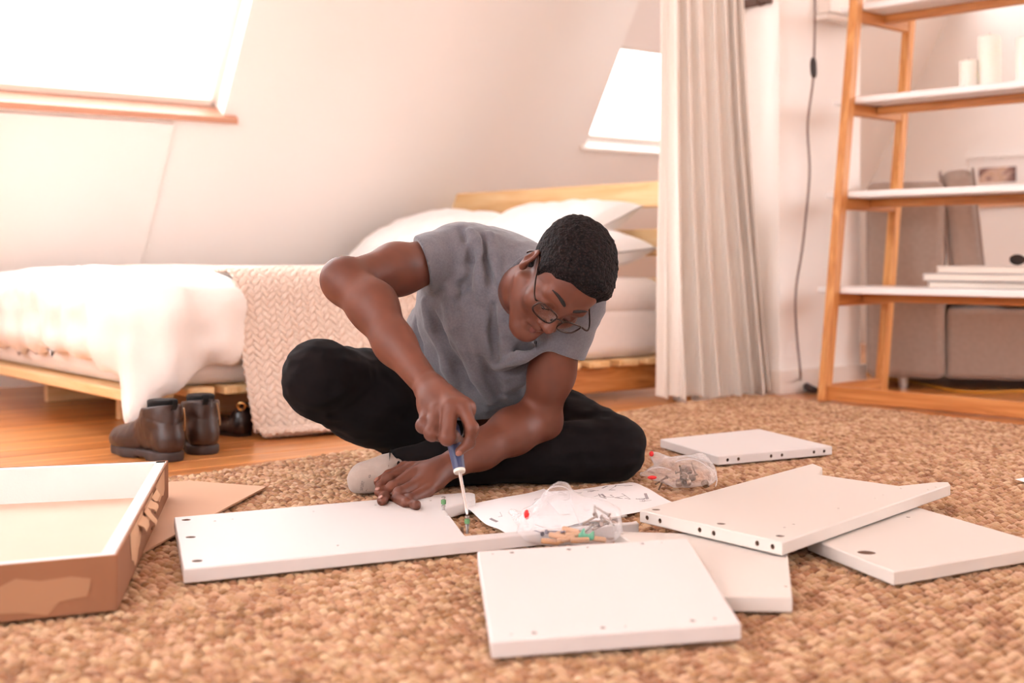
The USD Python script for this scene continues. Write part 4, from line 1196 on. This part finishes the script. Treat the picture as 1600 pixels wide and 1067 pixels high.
for i in range(12):
    c = pd(1084 + rd.uniform(-26, 22), 748 + rd.uniform(-18, 12), 2.735 + rd.uniform(-.025, .025)); c[2] = max(c[2], RZ + .012)
    ax = rd.normal(0, 1, 3); ax /= np.linalg.norm(ax)
    if i % 3 == 2:
        screw(c, ax, .03, "dark screw inside the bag beside the man's knee", "screws in the bag by the knee", DK2)
    else:
        prof = [(0, -.006), (.0065, -.006), (.0075, -.005), (.0075, .003), (.006, .0045), (.006, .006), (.0025, .006), (.002, .003), (0, .003)]
        single("cam_lock", lathe(prof, c, ax, 14), DK2, "dark round cam lock inside the bag beside the man's knee", "cam lock", "cam locks in the bag by the knee", smooth=40)
for i in range(4):
    c = pd(1048 + rd.uniform(-14, 10), 744 + rd.uniform(-6, 8), 2.75); c[2] = max(c[2], RZ + .01)
    screw(c, rd.normal(0, 1, 3), .034, "dark screw inside the bag beside the man's knee", "screws in the bag by the knee", DK2)
# ================================================================ the man, cross-legged on the rug, driving a bolt into the panel
SKIN = mat("skin", {"g": ("geometry", {}), "v": ("noise_texture", {"scale": 14.0, "detail": 4.0}), "r": ("rgb_ramp", {"ramp": [(.3, lin(90, 49, 36)), (.7, lin(112, 64, 47))]}),
    "w": ("noise_texture", {"scale": 650.0, "detail": 2.0}), "b": ("bump", {"strength": .12, "distance": .001}),
    "p": ("principled_bsdf", {"roughness": .52, "specular_ior_level": .42, "coat_weight": .04, "coat_roughness": .4})},
    [("g.position", "v.vector"), ("v.fac", "r.fac"), ("r.color", "p.base_color"), ("g.position", "w.vector"), ("w.fac", "b.height"), ("b.normal", "p.normal")])
# the head's own frame: l to his left, f where he faces, u to the crown
hl = np.array([.715, .51, -.45]); hl /= np.linalg.norm(hl)
hf = np.array([-.03, -.68, -.71]); hf -= hl * (hf @ hl); hf /= np.linalg.norm(hf)
hu = np.cross(hf, hl)
HC = pd(870, 437, 2.60)
HR = np.stack([hl, hf, hu])
HS = .91
H = lambda x, y, z: HC + HS * (x * hl + y * hf + z * hu)
HBASE = H(0, -.02, -.085)
NB = pd(826, 446, 2.765)
SR, SL = pd(704, 402, 2.80), pd(893, 472, 2.66)
ER, WR_ = pd(541, 441, 2.55), pd(671, 606, 2.37)
EL, WL = pd(842, 655, 2.785), pd(692, 733, 2.615)

HS = .91
I3 = np.eye(3)
V_ = lambda x, y, z: np.array([x, y, z], float)
def add_head(f):
    f.ell(V_(0, -.012, .045), (.074, .097, .086), I3, k=.01)
    f.ell(V_(0, .042, .045), (.062, .052, .056), I3, k=.03)
    f.ell(V_(0, .045, -.03), (.058, .056, .074), I3, k=.03)
    for s in (-1, 1):
        f.cone(V_(.056 * s, .002, -.05), V_(.018 * s, .072, -.104), .02, .019, k=.03)
        f.ball(V_(.047 * s, .066, -.022), .021, k=.025)
        f.cone(V_(.012 * s, .091, .022), V_(.046 * s, .078, .024), .010, .010, k=.016)
    f.ell(V_(0, .083, -.103), (.022, .017, .018), I3, k=.02)
    for s in (-1, 1):
        f.ball(V_(.032 * s, .107, -.002), .015, k=.014, op="s")
        f.ell(V_(.032 * s, .0805, .0012), (.0170, .0155, .0135), I3, k=.005)
    f.cone(V_(0, .094, .012), V_(0, .117, -.030), .0085, .0125, k=.012)
    for s in (-1, 1):
        f.ell(V_(.0155 * s, .104, -.034), (.0105, .013, .0095), I3, k=.008)
        f.ball(V_(.0085 * s, .113, -.043), .0042, k=.003, op="s")
    f.cone(V_(-.021, .088, -.064), V_(0, .0965, -.060), .006, .0075, k=.008)
    f.cone(V_(.021, .088, -.064), V_(0, .0965, -.060), .006, .0075, k=.008)
    f.cone(V_(-.018, .086, -.077), V_(.018, .086, -.077), .0085, .0085, k=.008)
    f.cone(V_(-.022, .094, -.0695), V_(.022, .094, -.0695), .0016, .0016, k=.004, op="s")
    for s in (-1, 1):       # ears
        R2 = Rotation.from_rotvec([0, 0, -.42 * s]).apply(I3)
        f.ell(V_(.080 * s, -.014, .000), (.0075, .018, .031), R2, k=.006)
        f.ell(V_(.078 * s, -.008, -.022), (.008, .010, .012), R2, k=.006)
        f.ell(V_(.0885 * s, -.012, .006), (.006, .010, .018), R2, k=.004, op="s")
        f.cone(V_(.085 * s, -.016, .012), V_(.086 * s, -.018, -.008), .003, .003, k=.004)
    return f

head_f = add_head(Field())
def head_d(P):
    return HS * head_f.ev((P - HC) @ HR.T / HS)
hand_nails = []
def finger(f, pts, r0, r1, nail=None, kk=.006):
    n = len(pts)
    rr = np.linspace(r0, r1, n)
    for i in range(n - 1):
        f.cone(pts[i], pts[i + 1], rr[i], rr[i + 1], k=kk if i == 0 else .004)
    for i in range(1, n - 1):
        f.ball(pts[i], rr[i] * 1.07, k=.005)
    if nail is not None:
        hand_nails.append((pts[-2], pts[-1], rr[-1], np.asarray(nail, float)))

body = Field()
def frame_of(x):
    x = x / np.linalg.norm(x); y = np.cross(Z, x); y /= np.linalg.norm(y)
    return np.stack([x, y, np.cross(x, y)])
# trunk (under the clothes) and neck
PV = pd(722, 612, 3.10); PV[2] = .135
body.chain([PV, PV * .45 + NB * .55 + [0, .05, -.02], NB + [0, .05, -.04]], [.115, .12, .07], k=.05)
body.cone(NB + [-.01, .03, -.02], HBASE, .065, .058, k=.03)
body.cone(SR, NB + [0, .03, -.01], .046, .05, k=.03).cone(SL, NB + [0, .03, -.01], .046, .05, k=.03)
# right arm (on the left of the picture): raised elbow, forearm coming down to the tool
UPR = (SR * .5 + ER * .5)
body.chain([SR, SR * .45 + ER * .55 + [0, 0, .006], ER], [.046, .045, .040], k=.03)
body.ell(SR * .5 + ER * .5 + [0, 0, -.012], (.07, .034, .037), frame_of(ER - SR), k=.03)
body.ball(ER + np.array([-.012, .0, .010]), .033, k=.02)
fr = WR_ - ER
body.chain([ER, ER + fr * .26 + [.012, -.004, .004], ER + fr * .6, WR_], [.040, .0445, .035, .0255], k=.03, flat=(np.array([.5, .8, .2]), .93))
# left arm: straight down from the sleeve, elbow on the thigh, forearm across to the panel
body.chain([SL, SL * .4 + EL * .6, EL], [.046, .044, .040], k=.03)
body.ball(EL + [.012, .01, -.008], .034, k=.02)
fl_ = WL - EL
body.chain([EL, EL + fl_ * .28 + [0, -.004, .004], EL + fl_ * .62, WL], [.041, .0445, .036, .0262], k=.03)
body._add(head_d, HC, .17, .018, "u")

# ---- the right hand, closed round the handle
TT = B_TIP + [0, 0, .026]
HT = pd(703, 652, 2.325)
hax = HT - TT; hax /= np.linalg.norm(hax)
def hx(s, side=0.0, back=0.0):
    """along the tool from its tip; side: to the right of the picture; back: away from the camera"""
    sd = np.cross(hax, [0, -1, 0]); sd = np.array([1, 0, 0]) - hax * hax[0]; sd /= np.linalg.norm(sd)
    bk = np.cross(sd, hax); bk = bk if bk[1] > 0 else -bk
    return TT + hax * s + sd * side + bk * back
LT = np.linalg.norm(HT - TT)
K5, K4, K3, K2 = pd(669, 650, 2.310), pd(684, 641, 2.292), pd(704, 635, 2.280), pd(723, 636, 2.280)
for kp, rk in ((K5, .0135), (K4, .0145), (K3, .015), (K2, .0145)):
    body.cone(WR_ + (kp - WR_) * .06, kp, .023, rk, k=.012)
body.ball((WR_ + K3 + K5) / 3 + [0, .012, 0], .030, k=.02)
body.cone(WR_ + [.012, .012, -.01], K2 + [.004, .03, -.006], .022, .019, k=.015)        # thumb's root
s_h = lambda py: (py - 812) / (652 - 812) * LT
grip = [(K5, pd(662, 665, 2.284), hx(s_h(672), -.016, .004), hx(s_h(676), -.002, .024)),
        (K4, pd(675, 677, 2.266), hx(s_h(682), -.014, .000), hx(s_h(686), -.001, .024)),
        (K3, pd(699, 684, 2.255), hx(s_h(692), -.002, -.018), hx(s_h(692), .012, .014))]
for g_ in grip:
    finger(body, g_, .0142, .0096)
finger(body, (K2, pd(738, 669, 2.260), pd(733, 692, 2.262), pd(718, 705, 2.262)), .0118, .0080, nail=(-.3, -.8, -.5))
# the thumb on the far side of the handle
finger(body, (K2 + [.004, .03, -.008], pd(736, 676, 2.325), pd(722, 696, 2.32)), .0125, .010)

# ---- the left hand, flat on the panel
Kl2, Kl3, Kl4, Kl5 = pd(641, 732, 2.612), pd(645, 741, 2.582), pd(655, 755, 2.556), pd(667, 768, 2.540)
for kp, rk in ((Kl2, .0135), (Kl3, .014), (Kl4, .0135), (Kl5, .0125)):
    body.cone(WL + (kp - WL) * .08, kp, .021, rk, k=.012)
body.ball(WL * .45 + Kl4 * .55 + [0, .006, -.004], .027, k=.02)
body.ball(Kl4 * .5 + Kl5 * .5 + [-.012, .01, -.012], .020, k=.015)
zf = ZT + .0085
def onp(px, py, z=None):
    return pz(px, py, zf if z is None else z)
finger(body, (Kl2, pd(606, 749, 2.575), pd(596, 760, 2.56), onp(592, 769, zf + .004)), .0132, .0092, nail=(-.2, -.7, .6))
finger(body, (Kl3, pd(614, 762, 2.54), pd(602, 774, 2.52), onp(597, 782)), .0138, .0098, nail=(-.2, -.7, .6))
finger(body, (Kl4, pd(624, 771, 2.51), pd(621, 781, 2.49), onp(634, 785)), .0134, .0100)
finger(body, (Kl5, pd(640, 781, 2.495), pd(638, 787, 2.478), onp(650, 789)), .0122, .0095)
finger(body, (WL + (Kl2 - WL) * .35 + [0, .02, .0], pd(632, 731, 2.655), pd(608, 743, 2.635), pd(591, 753, 2.615)), .0135, .0092, nail=(-.3, -.3, .9))

# legs (under the trousers) and the visible foot
RH, LH = PV + [-.085, -.03, -.01], PV + [.085, .0, -.01]
RK, RA = pd(500, 592, 2.75), pd(690, 745, 2.95)
RA[2] = .075
LK, LA = pd(957, 700, 2.86), pd(690, 748, 2.775)
LA[2] = .066
body.chain([RH, RK, RA], [.085, .055, .04], k=.03).chain([LH, LK, LA], [.085, .055, .038], k=.03)
FT = pd(580, 749, 2.71)
body.chain([LA, FT], [.033, .026], k=.02)
lo, hi = np.array([-.55, 2.2, .0]), np.array([.33, 3.25, .62])
body_mesh = body.mesh(lo, hi, .0028, 0, True)
man = Thing("person", "man in grey t-shirt, black trousers and glasses sitting cross-legged, bent over a screwdriver", "person", np.r_[PV[:2], RZ])
man.part("body", body_mesh, SKIN, True)

# nails
NAIL = plain("nail", lin(148, 96, 80), .3)
for a_, b_, r, up in hand_nails:
    t_ = (b_ - a_) / np.linalg.norm(b_ - a_)
    up = up - t_ * (up @ t_); up /= np.linalg.norm(up); sd = np.cross(t_, up)
    c = b_ + t_ * r * .35 + up * r * .80
    R2 = np.stack([t_ * .9 - up * .35, sd, up * .9 + t_ * .35]); R2 /= np.linalg.norm(R2, axis=1, keepdims=True)
    s = trimesh.creation.icosphere(2, 1).vertices * [.0062, .0050, .0016]
    man.part("fingernail", hull(c + s @ R2), NAIL, True)

# ---- face details: eyes, brows, lips
EYEW = plain("eye_white", lin(220, 206, 196), .25)
IRIS = plain("iris", lin(30, 18, 14), .2)
LIP = plain("lip", lin(112, 60, 52), .4, .1, 500)
BROW = plain("brow_hair", lin(26, 18, 16), .8)
for s in (-1, 1):
    man.part("eye", trimesh.creation.icosphere(3, .0112 * HS).apply_transform(trimesh.transformations.translation_matrix(H(.032 * s, .0828, -.0048))), EYEW, True)
    k = H(.032 * s, .0828, -.0048) + (hf * .7 - hu * .6) / .92 * .0092 * HS
    man.part("iris", hull(k + (trimesh.creation.icosphere(2, 1).vertices * [.0046, .0026, .0046]) @ HR), IRIS, True)
    lidl = [H((.032 + x) * s, .0965 - abs(x) * .30 - .0008, -.0055 - .0012 * (1 - (x / .013) ** 2)) for x in np.linspace(-.0135, .0135, 9)]
    man.part("eyelashes", tube(spline(lidl, 16), .0011, 6), BROW, True)
def drape(pts, inset_=.0015):
    """moves points along the face's forward axis on to the skin"""
    pts = np.array(pts, float); out = []
    ts = np.linspace(.06, -.05, 220)
    for p in pts:
        P = p + ts[:, None] * hf
        d = body.ev(P, body.near(p, .1))
        k = np.argmax(d < 0)
        out.append(P[k] - hf * inset_)
    return np.array(out)
for s in (-1, 1):
    xs = np.linspace(.012, .052, 14)
    top = drape([H(x * s, .09, .0315 + .006 * math.sin((x - .012) / .04 * 2.4) - .0) for x in xs], .0008)
    w = np.interp(xs, [.012, .02, .04, .052], [.003, .0045, .0035, .0012])
    man.part("eyebrow", tube(top, w * .95, 8), BROW, True)
lf = Field()
lf.cone(H(-.022, .0870, -.0645), H(0, .0970, -.0605), .0036, .0062, k=.006).cone(H(.022, .0870, -.0645), H(0, .0970, -.0605), .0036, .0062, k=.006)
man.part("upper_lip", lf.mesh(H(0, .09, -.065) - .045, H(0, .09, -.065) + .045, .0018, 3), LIP, True)
lf = Field(); lf.cone(H(-.018, .0865, -.0755), H(0, .0915, -.0770), .0052, .0068, k=.006).cone(H(.018, .0865, -.0755), H(0, .0915, -.0770), .0052, .0068, k=.006)
man.part("lower_lip", lf.mesh(H(0, .09, -.07) - .045, H(0, .09, -.07) + .045, .0018, 3), LIP, True)

# ---- short black curls with a clean hairline
HAIR = mat("hair", {"g": ("geometry", {}), "v": ("voronoi_texture", {"scale": 210.0, "feature": "f1"}), "r": ("rgb_ramp", {"ramp": [(.1, lin(40, 28, 28)), (.6, lin(14, 9, 10))]}),
    "b": ("bump", {"strength": .9, "distance": .003}), "p": ("principled_bsdf", {"roughness": .8, "specular_ior_level": .2})},
    [("g.position", "v.vector"), ("v.distance", "r.fac"), ("r.color", "p.base_color"), ("v.distance", "b.height"), ("b.normal", "p.normal")])
skull = Field()
skull.ell(V_(0, -.012, .045), (.074, .097, .086), I3, k=.01)
skull.ell(V_(0, .042, .045), (.062, .052, .056), I3, k=.03)
skull.cone(V_(0, -.06, -.10), V_(0, -.02, -.05), .052, .060, k=.03)
hairf = Field()
hairf._add(lambda P: HS * skull.ev((P - HC) @ HR.T / HS), HC, .19, .01, "u")
def hair_shape(P, d):
    q = (P - HC) @ HR.T / HS
    line = np.interp(q[:, 1], [-.14, -.09, -.04, -.008, .012, .03, .040, .052, .066, .080, .11], [-.075, -.065, -.03, .022, .016, -.004, .030, .046, .052, .0745, .082])
    g = q[:, 2] - line
    top = np.clip((q[:, 2] + .01) / .10, 0, 1)
    t = np.clip(g * .55, -.012, .0035 + .0150 * top) - .0012
    curl = .0040 * (meshkit.noise(q * 230, 3) - .5) + .0046 * (meshkit.noise(q * 130, 5) - .5)
    return d - t + curl * np.clip(g * 40, 0, 1) * (.4 + .6 * top)
hairf.after = hair_shape
man.part("hair", hairf.mesh(HC - .19, HC + .19, .0026), HAIR, True)

# ---- t-shirt
SHIRT = cloth("heather_jersey", lin(106, 104, 110), 1100, .22, .92, .16, 0, .25, (1, 1, 1), 220)
shirt = Field()
CH = pd(768, 470, 2.86)
MID = pd(735, 560, 2.98)
shirt.cone(PV + [-.0, .0, .02], MID, .150, .150, k=.05, flat=(np.array([.35, -.9, .2]), .85))
shirt.cone(MID, CH, .150, .150, k=.06, flat=(np.array([.35, -.8, -.3]), .88))
shirt.cone(CH, NB + [-.02, .05, -.035], .135, .085, k=.06)
SRi, SLi = SR + (NB - SR) * .16, SL + (NB - SL) * .16
shirt.cone(SRi, NB + [-.02, .035, -.01], .066, .075, k=.05)
shirt.cone(SLi, NB + [.01, .035, -.01], .066, .070, k=.05)
shirt.cone(SRi, CH + [0, .03, .0], .066, .12, k=.05)
shirt.cone(SLi, CH + [0, .03, .0], .066, .12, k=.05)
shirt.cone(CH + [.02, -.06, -.06], pd(790, 592, 2.86), .085, .055, k=.06)               # the hanging front
shirt.cone(MID + [-.03, -.03, 0], pd(640, 588, 2.98), .10, .05, k=.05)
seR, seL = pd(664, 415, 2.70), pd(889, 555, 2.70)
dR, dL = (ER - SR) / np.linalg.norm(ER - SR), (EL - SL) / np.linalg.norm(EL - SL)
# the sleeves end at these planes
nR, nL = np.array([-.94, -.22, -.26]), np.array([-.36, .05, -.93])
nR, nL = nR / np.linalg.norm(nR), nL / np.linalg.norm(nL)
def sleeve(P, S, E_, se, n_):
    """a snug tube round the upper arm, cut at a plane, hollow at its mouth"""
    ax = E_ - S; t_ = np.clip((P - S) @ ax / (ax @ ax), .0, .75)
    rad = np.linalg.norm(P - S - t_[:, None] * ax, axis=1)
    al = (P - se) @ n_
    d = rad - (.0665 - .0085 * np.clip(t_ / .4, 0, 1)) - .0035 * (ridge(P * [18, 18, 40], 14) - .5) * np.clip(-al / .03, 0, 1)
    d = smax(d, al, .002)
    return d, al
def cut_sleeve(P, d):
    dsR, alR = sleeve(P, SR, ER, seR, nR)
    dsL, alL = sleeve(P, SL, EL, seL, nL)
    # neck opening
    v = P - COLLAR; al = v @ CN; rad = np.linalg.norm(v - al[:, None] * CN, axis=1)
    neck = np.maximum(np.maximum(rad - .0645, -(al + .03)), al - .03)
    d = np.maximum(d, -neck)
    # hem
    d = np.maximum(d, (.165 + .02 * np.sin(P[:, 0] * 14)) - P[:, 2])
    # drapery
    q = P @ FR.T
    w = ridge(q * [16, 5, 8], 4) * .55 + ridge(q * [30, 8, 12], 9) * .3 + .25 * meshkit.noise(P * 60, 2)
    amp = .010 + .008 * np.clip((.42 - P[:, 2]) / .2, 0, 1)
    d = d - amp * (w - .55)
    for a_, b_, r_, kk, op in FOLDS:
        ab = b_ - a_; t_ = np.clip((P - a_) @ ab / (ab @ ab), 0, 1)
        x = np.linalg.norm(P - a_ - t_[:, None] * ab, axis=1) - r_ * (1 - .6 * np.abs(2 * t_ - 1))
        d = smin(d, x, kk) if op == "u" else smax(d, -x, kk)
    d = smin(d, dsR, .014)
    return smin(d, dsL, .014)
CN = HBASE - NB; CN = CN + np.array([.03, -.02, .02]); CN /= np.linalg.norm(CN)
COLLAR = NB + CN * .022 + [.006, -.004, -.006]
fx = np.array([.8, .3, .5]); fx /= np.linalg.norm(fx); fy = np.array([-.35, .2, .9]); fy -= fx * (fy @ fx); fy /= np.linalg.norm(fy)
FR = np.stack([fx, fy, np.cross(fx, fy)])
FOLDS = []
shirt.after = lambda P, d: cut_sleeve(P, d)
def surf(px, py):
    """a point on the shirt, seen from the camera"""
    ds = np.linspace(2.35, 3.2, 340)
    P = np.array([pd(px, py, x) for x in ds])
    d = shirt.ev(P)
    k = np.argmax(d < 0)
    return P[k] if d[k] < 0 else None
raw = [((722, 358), (740, 388), .014, "s"), ((740, 388), (739, 430), .015, "s"), ((739, 430), (716, 462), .015, "s"), ((734, 362), (751, 395), .016, "u"), ((751, 395), (752, 470), .016, "u"), ((757, 372), (768, 440), .012, "s"), ((766, 366), (780, 436), .014, "u"),
       ((664, 472), (690, 545), .020, "u"), ((690, 545), (712, 603), .018, "u"), ((676, 490), (700, 548), .018, "s"), ((700, 548), (738, 604), .020, "s"), ((698, 474), (726, 548), .020, "u"),
       ((726, 548), (768, 625), .020, "u"), ((752, 560), (782, 615), .014, "s"), ((712, 475), (700, 444), .016, "u"), ((775, 572), (858, 538), .018, "u"), ((770, 588), (846, 558), .014, "s"), ((790, 608), (838, 574), .016, "u"),
       ((632, 505), (640, 580), .016, "u"), ((648, 500), (662, 580), .016, "s"), ((800, 560), (862, 512), .013, "s"), ((770, 480), (775, 560), .012, "s")]
FOLDS = [(a_, b_, r, .014, op) for (p, q_, r, op) in raw for a_, b_ in [(surf(*p), surf(*q_))] if a_ is not None and b_ is not None]
shirt_mesh = shirt.mesh(np.array([-.40, 2.5, .12]), np.array([.32, 3.30, .62]), .004, 2, True)
sp_ = man.part("t_shirt", shirt_mesh, SHIRT, True)
# ribbed collar and hems of the sleeves
cu = np.cross(CN, Z); cu /= np.linalg.norm(cu); cv = np.cross(CN, cu)
ring = []
for u in np.linspace(0, 2 * np.pi, 60, endpoint=False):
    dirn = cu * math.cos(u) + cv * math.sin(u)
    al = np.linspace(.028, -.08, 140)
    P = COLLAR + dirn * .066 + al[:, None] * CN
    d = shirt.ev(P)
    k = np.argmax(d < .001)
    ring.append(P[k] if d[k] < .001 else COLLAR + dirn * .066)
ring = np.array(ring)
for _ in range(14):
    ring = (np.roll(ring, 1, 0) + ring * 2 + np.roll(ring, -1, 0)) / 4
man.part("collar", tube(ring, .0062, 10, closed=True), SHIRT, True, parent=sp_)

# ---- black trousers
JEAN = cloth("black_denim", lin(22, 18, 19), 1200, .25, .9, .15, 0, .02, (1, 1, 1), 150)
tr = Field()
tr.cone(RH, LH, .12, .12, k=.05)
tr.cone(PV + [0, .0, .0], PV + [0, -.02, .05], .13, .125, k=.05)
tr.chain([RH, RH * .45 + RK * .55, RK], [.115, .098, .073], k=.03)
tr.chain([RK, RK * .6 + RA * .4, RA], [.071, .066, .054], k=.03)
tr.chain([LH, LH * .45 + LK * .55, LK], [.112, .092, .072], k=.03)
tr.chain([LK, LK * .55 + LA * .45 + [0, -.01, 0], LA], [.070, .062, .050], k=.008)
cuff = pd(617, 738, 2.74)
tr.cone(LA, cuff, .050, .044, k=.02)
tr.plane(np.array([0, 0, RZ]), -Z, .012)
dcuff = cuff - LA; dcuff /= np.linalg.norm(dcuff)
def crease(P, d):
    v = P - cuff; al = v @ dcuff; rad = np.linalg.norm(v - al[:, None] * dcuff, axis=1)
    d = np.where((rad < .075) & (al > -.05), np.maximum(d, al), d)
    k_ = np.exp(-np.linalg.norm(P - (RK + [.03, .0, -.02]), axis=1) ** 2 / .02) + np.exp(-np.linalg.norm(P - (LK + [-.07, -.02, 0.0]), axis=1) ** 2 / .02)
    w = ridge(P * [14, 14, 26], 7) * .6 + ridge(P * [30, 26, 40], 12) * .35
    return d - (.006 + .014 * np.clip(k_, 0, 1)) * (w - .5) - .002 * (meshkit.noise(P * 50, 8) - .5)
tr.after = crease
man.part("trousers", tr.mesh(np.array([-.56, 2.55, .0]), np.array([.36, 3.34, .36]), .005, 2, True), JEAN, True)

# ---- the sock on the foot that shows
SOCK = cloth("grey_sock", lin(176, 160, 150), 800, .4, .95, .05)
sk_ = Field()
foot_ax = (FT - LA) / np.linalg.norm(FT - LA)
sk_.chain([LA * .5 + cuff * .5, cuff, pd(598, 744, 2.715), FT], [.036, .037, .036, .0335], k=.02)
sk_.ell(pd(566, 750, 2.700), (.030, .034, .033), k=.02)
sk_.plane(np.array([0, 0, RZ]), -Z, .008)
sk_.after = lambda P, d: d - .0022 * (ridge(P * [50, 30, 30], 5) - .5)
sock = man.part("sock", sk_.mesh(np.array([-.40, 2.6, .0]), np.array([-.12, 2.86, .14]), .0035, 2), SOCK, True)
def sock_pt(px, py):
    ds = np.linspace(2.55, 2.8, 260); P = np.array([pd(px, py, x) for x in ds]); d = sk_.ev(P); k = np.argmax(d < 0)
    return P[k] - np.array([0, .0008, 0])
PRINT = plain("sock_print", lin(92, 82, 80), .9)
for txt, p0, p1 in (("41/46", (574, 768), (580, 742)), ("SPORT", (567, 767), (570, 752))):
    o, e = sock_pt(*p0), sock_pt(*p1)
    tm = meshkit.text_mesh(txt, .006, .0006)
    X = (e - o) / np.linalg.norm(e - o); n_ = np.array([-.25, -.9, .3]); n_ -= X * (n_ @ X); n_ /= np.linalg.norm(n_); Y = np.cross(n_, X)
    ext = tm.bounds[1][0]; sc = np.linalg.norm(e - o) / ext
    tm.apply_scale([sc, .9, 1])
    v = np.array(tm.vertices)
    w = o + v[:, :1] * X + v[:, 1:2] * Y + v[:, 2:] * n_
    mv = []
    for p in w:                                    # wrap the print on to the sock
        d = sk_.ev(p[None])[0]
        mv.append(p + n_ * (-d + .0006))
    man.part("sock_print", trimesh.Trimesh(np.array(mv), tm.faces, process=False), PRINT, parent=sock)

# ---- glasses
WIRE = plain("gunmetal_wire", lin(70, 56, 52), .3, metallic=.9)
LENSG = pane("spectacle_lens", (.98, .98, .98), .008, .10, .2)
gl_ = Thing("eyeglasses", "thin metal-framed rectangular glasses worn low on the man's nose", "glasses", H(0, .11, -.01))
G_ = lambda x, y, z: H(x, y - .15 * (x / .07) ** 2 * .12, z)
for s in (-1, 1):
    rim = []
    for u in np.linspace(0, 2 * np.pi, 40, endpoint=False):
        cx, cz = math.copysign(abs(math.cos(u)) ** .6, math.cos(u)), math.copysign(abs(math.sin(u)) ** .6, math.sin(u))
        rim.append(G_((.0355 + .0265 * cx) * s, .1165, -.004 + .0175 * cz))
    rim = np.array(rim)
    gl_.part("rim", tube(rim, .0018, 8, closed=True), WIRE, True)
    c = rim.mean(0)
    gl_.part("lens", hull(np.vstack([c + (rim - c) * .98, c + (rim - c) * .98 + hf * .0015])), LENSG)
    gl_.part("temple", tube(spline([G_(.0655 * s, .1155, .006), H(.072 * s, .104, .008), H(.0790 * s, .03, .020), H(.0800 * s, -.008, .024), H(.082 * s, -.028, .008), H(.081 * s, -.034, -.008)], 40), .0017, 8), WIRE, True)
    gl_.part("nose_pad", hull(G_(.010 * s, .112, -.010) + trimesh.creation.icosphere(1, 1).vertices * .0032), WIRE, True)
gl_.part("bridge", tube(spline([G_(.0095, .1165, .004), H(0, .1195, .0085), G_(-.0095, .1165, .004)], 14), .0014, 8), WIRE, True)

# ---- the screwdriver
BLUE = plain("navy_handle", lin(58, 66, 98), .4, .1, 300)
CREAM = plain("cream_collar", lin(226, 218, 208), .4)
drv = Thing("screwdriver", "screwdriver with a navy blue handle and long steel shaft in the man's right hand", "screwdriver", TT)
s0, s1 = .079, .079 + .098
drv.part("shaft", lathe([(0, 0), (.0016, 0), (.0026, .006), (.0030, .010), (.0030, s0 + .01), (0, s0 + .01)], TT, hax, 16), STEEL, 40)
drv.part("collar", lathe([(.0031, s0 - .001), (.0098, s0 - .001), (.0104, s0 + .001), (.0104, s0 + .004), (.0031, s0 + .004)], TT, hax, 24), CREAM, 40)
prof = [(.0031, .0041), (.0100, .0041), (.0104, .008), (.0118, .03), (.0128, .05), (.0136, .07), (.0132, .085), (.010, .095), (0, .098)]
hm = lathe([(r, s0 + z) for r, z in prof], TT, hax, 48)
v = np.array(hm.vertices); ax = (v - TT) @ hax; rv = v - TT - ax[:, None] * hax
a1 = np.cross(hax, [1, 0, 0]); a1 /= np.linalg.norm(a1); a2 = np.cross(hax, a1)
ang = np.arctan2(rv @ a2, rv @ a1)
g_ = 1 - .06 * (np.cos(ang * 6) > .6) * ((ax > s0 + .015) & (ax < s0 + .09))
hm.vertices = TT + ax[:, None] * hax + rv * g_[:, None]
drv.part("handle", hm, BLUE, 40)
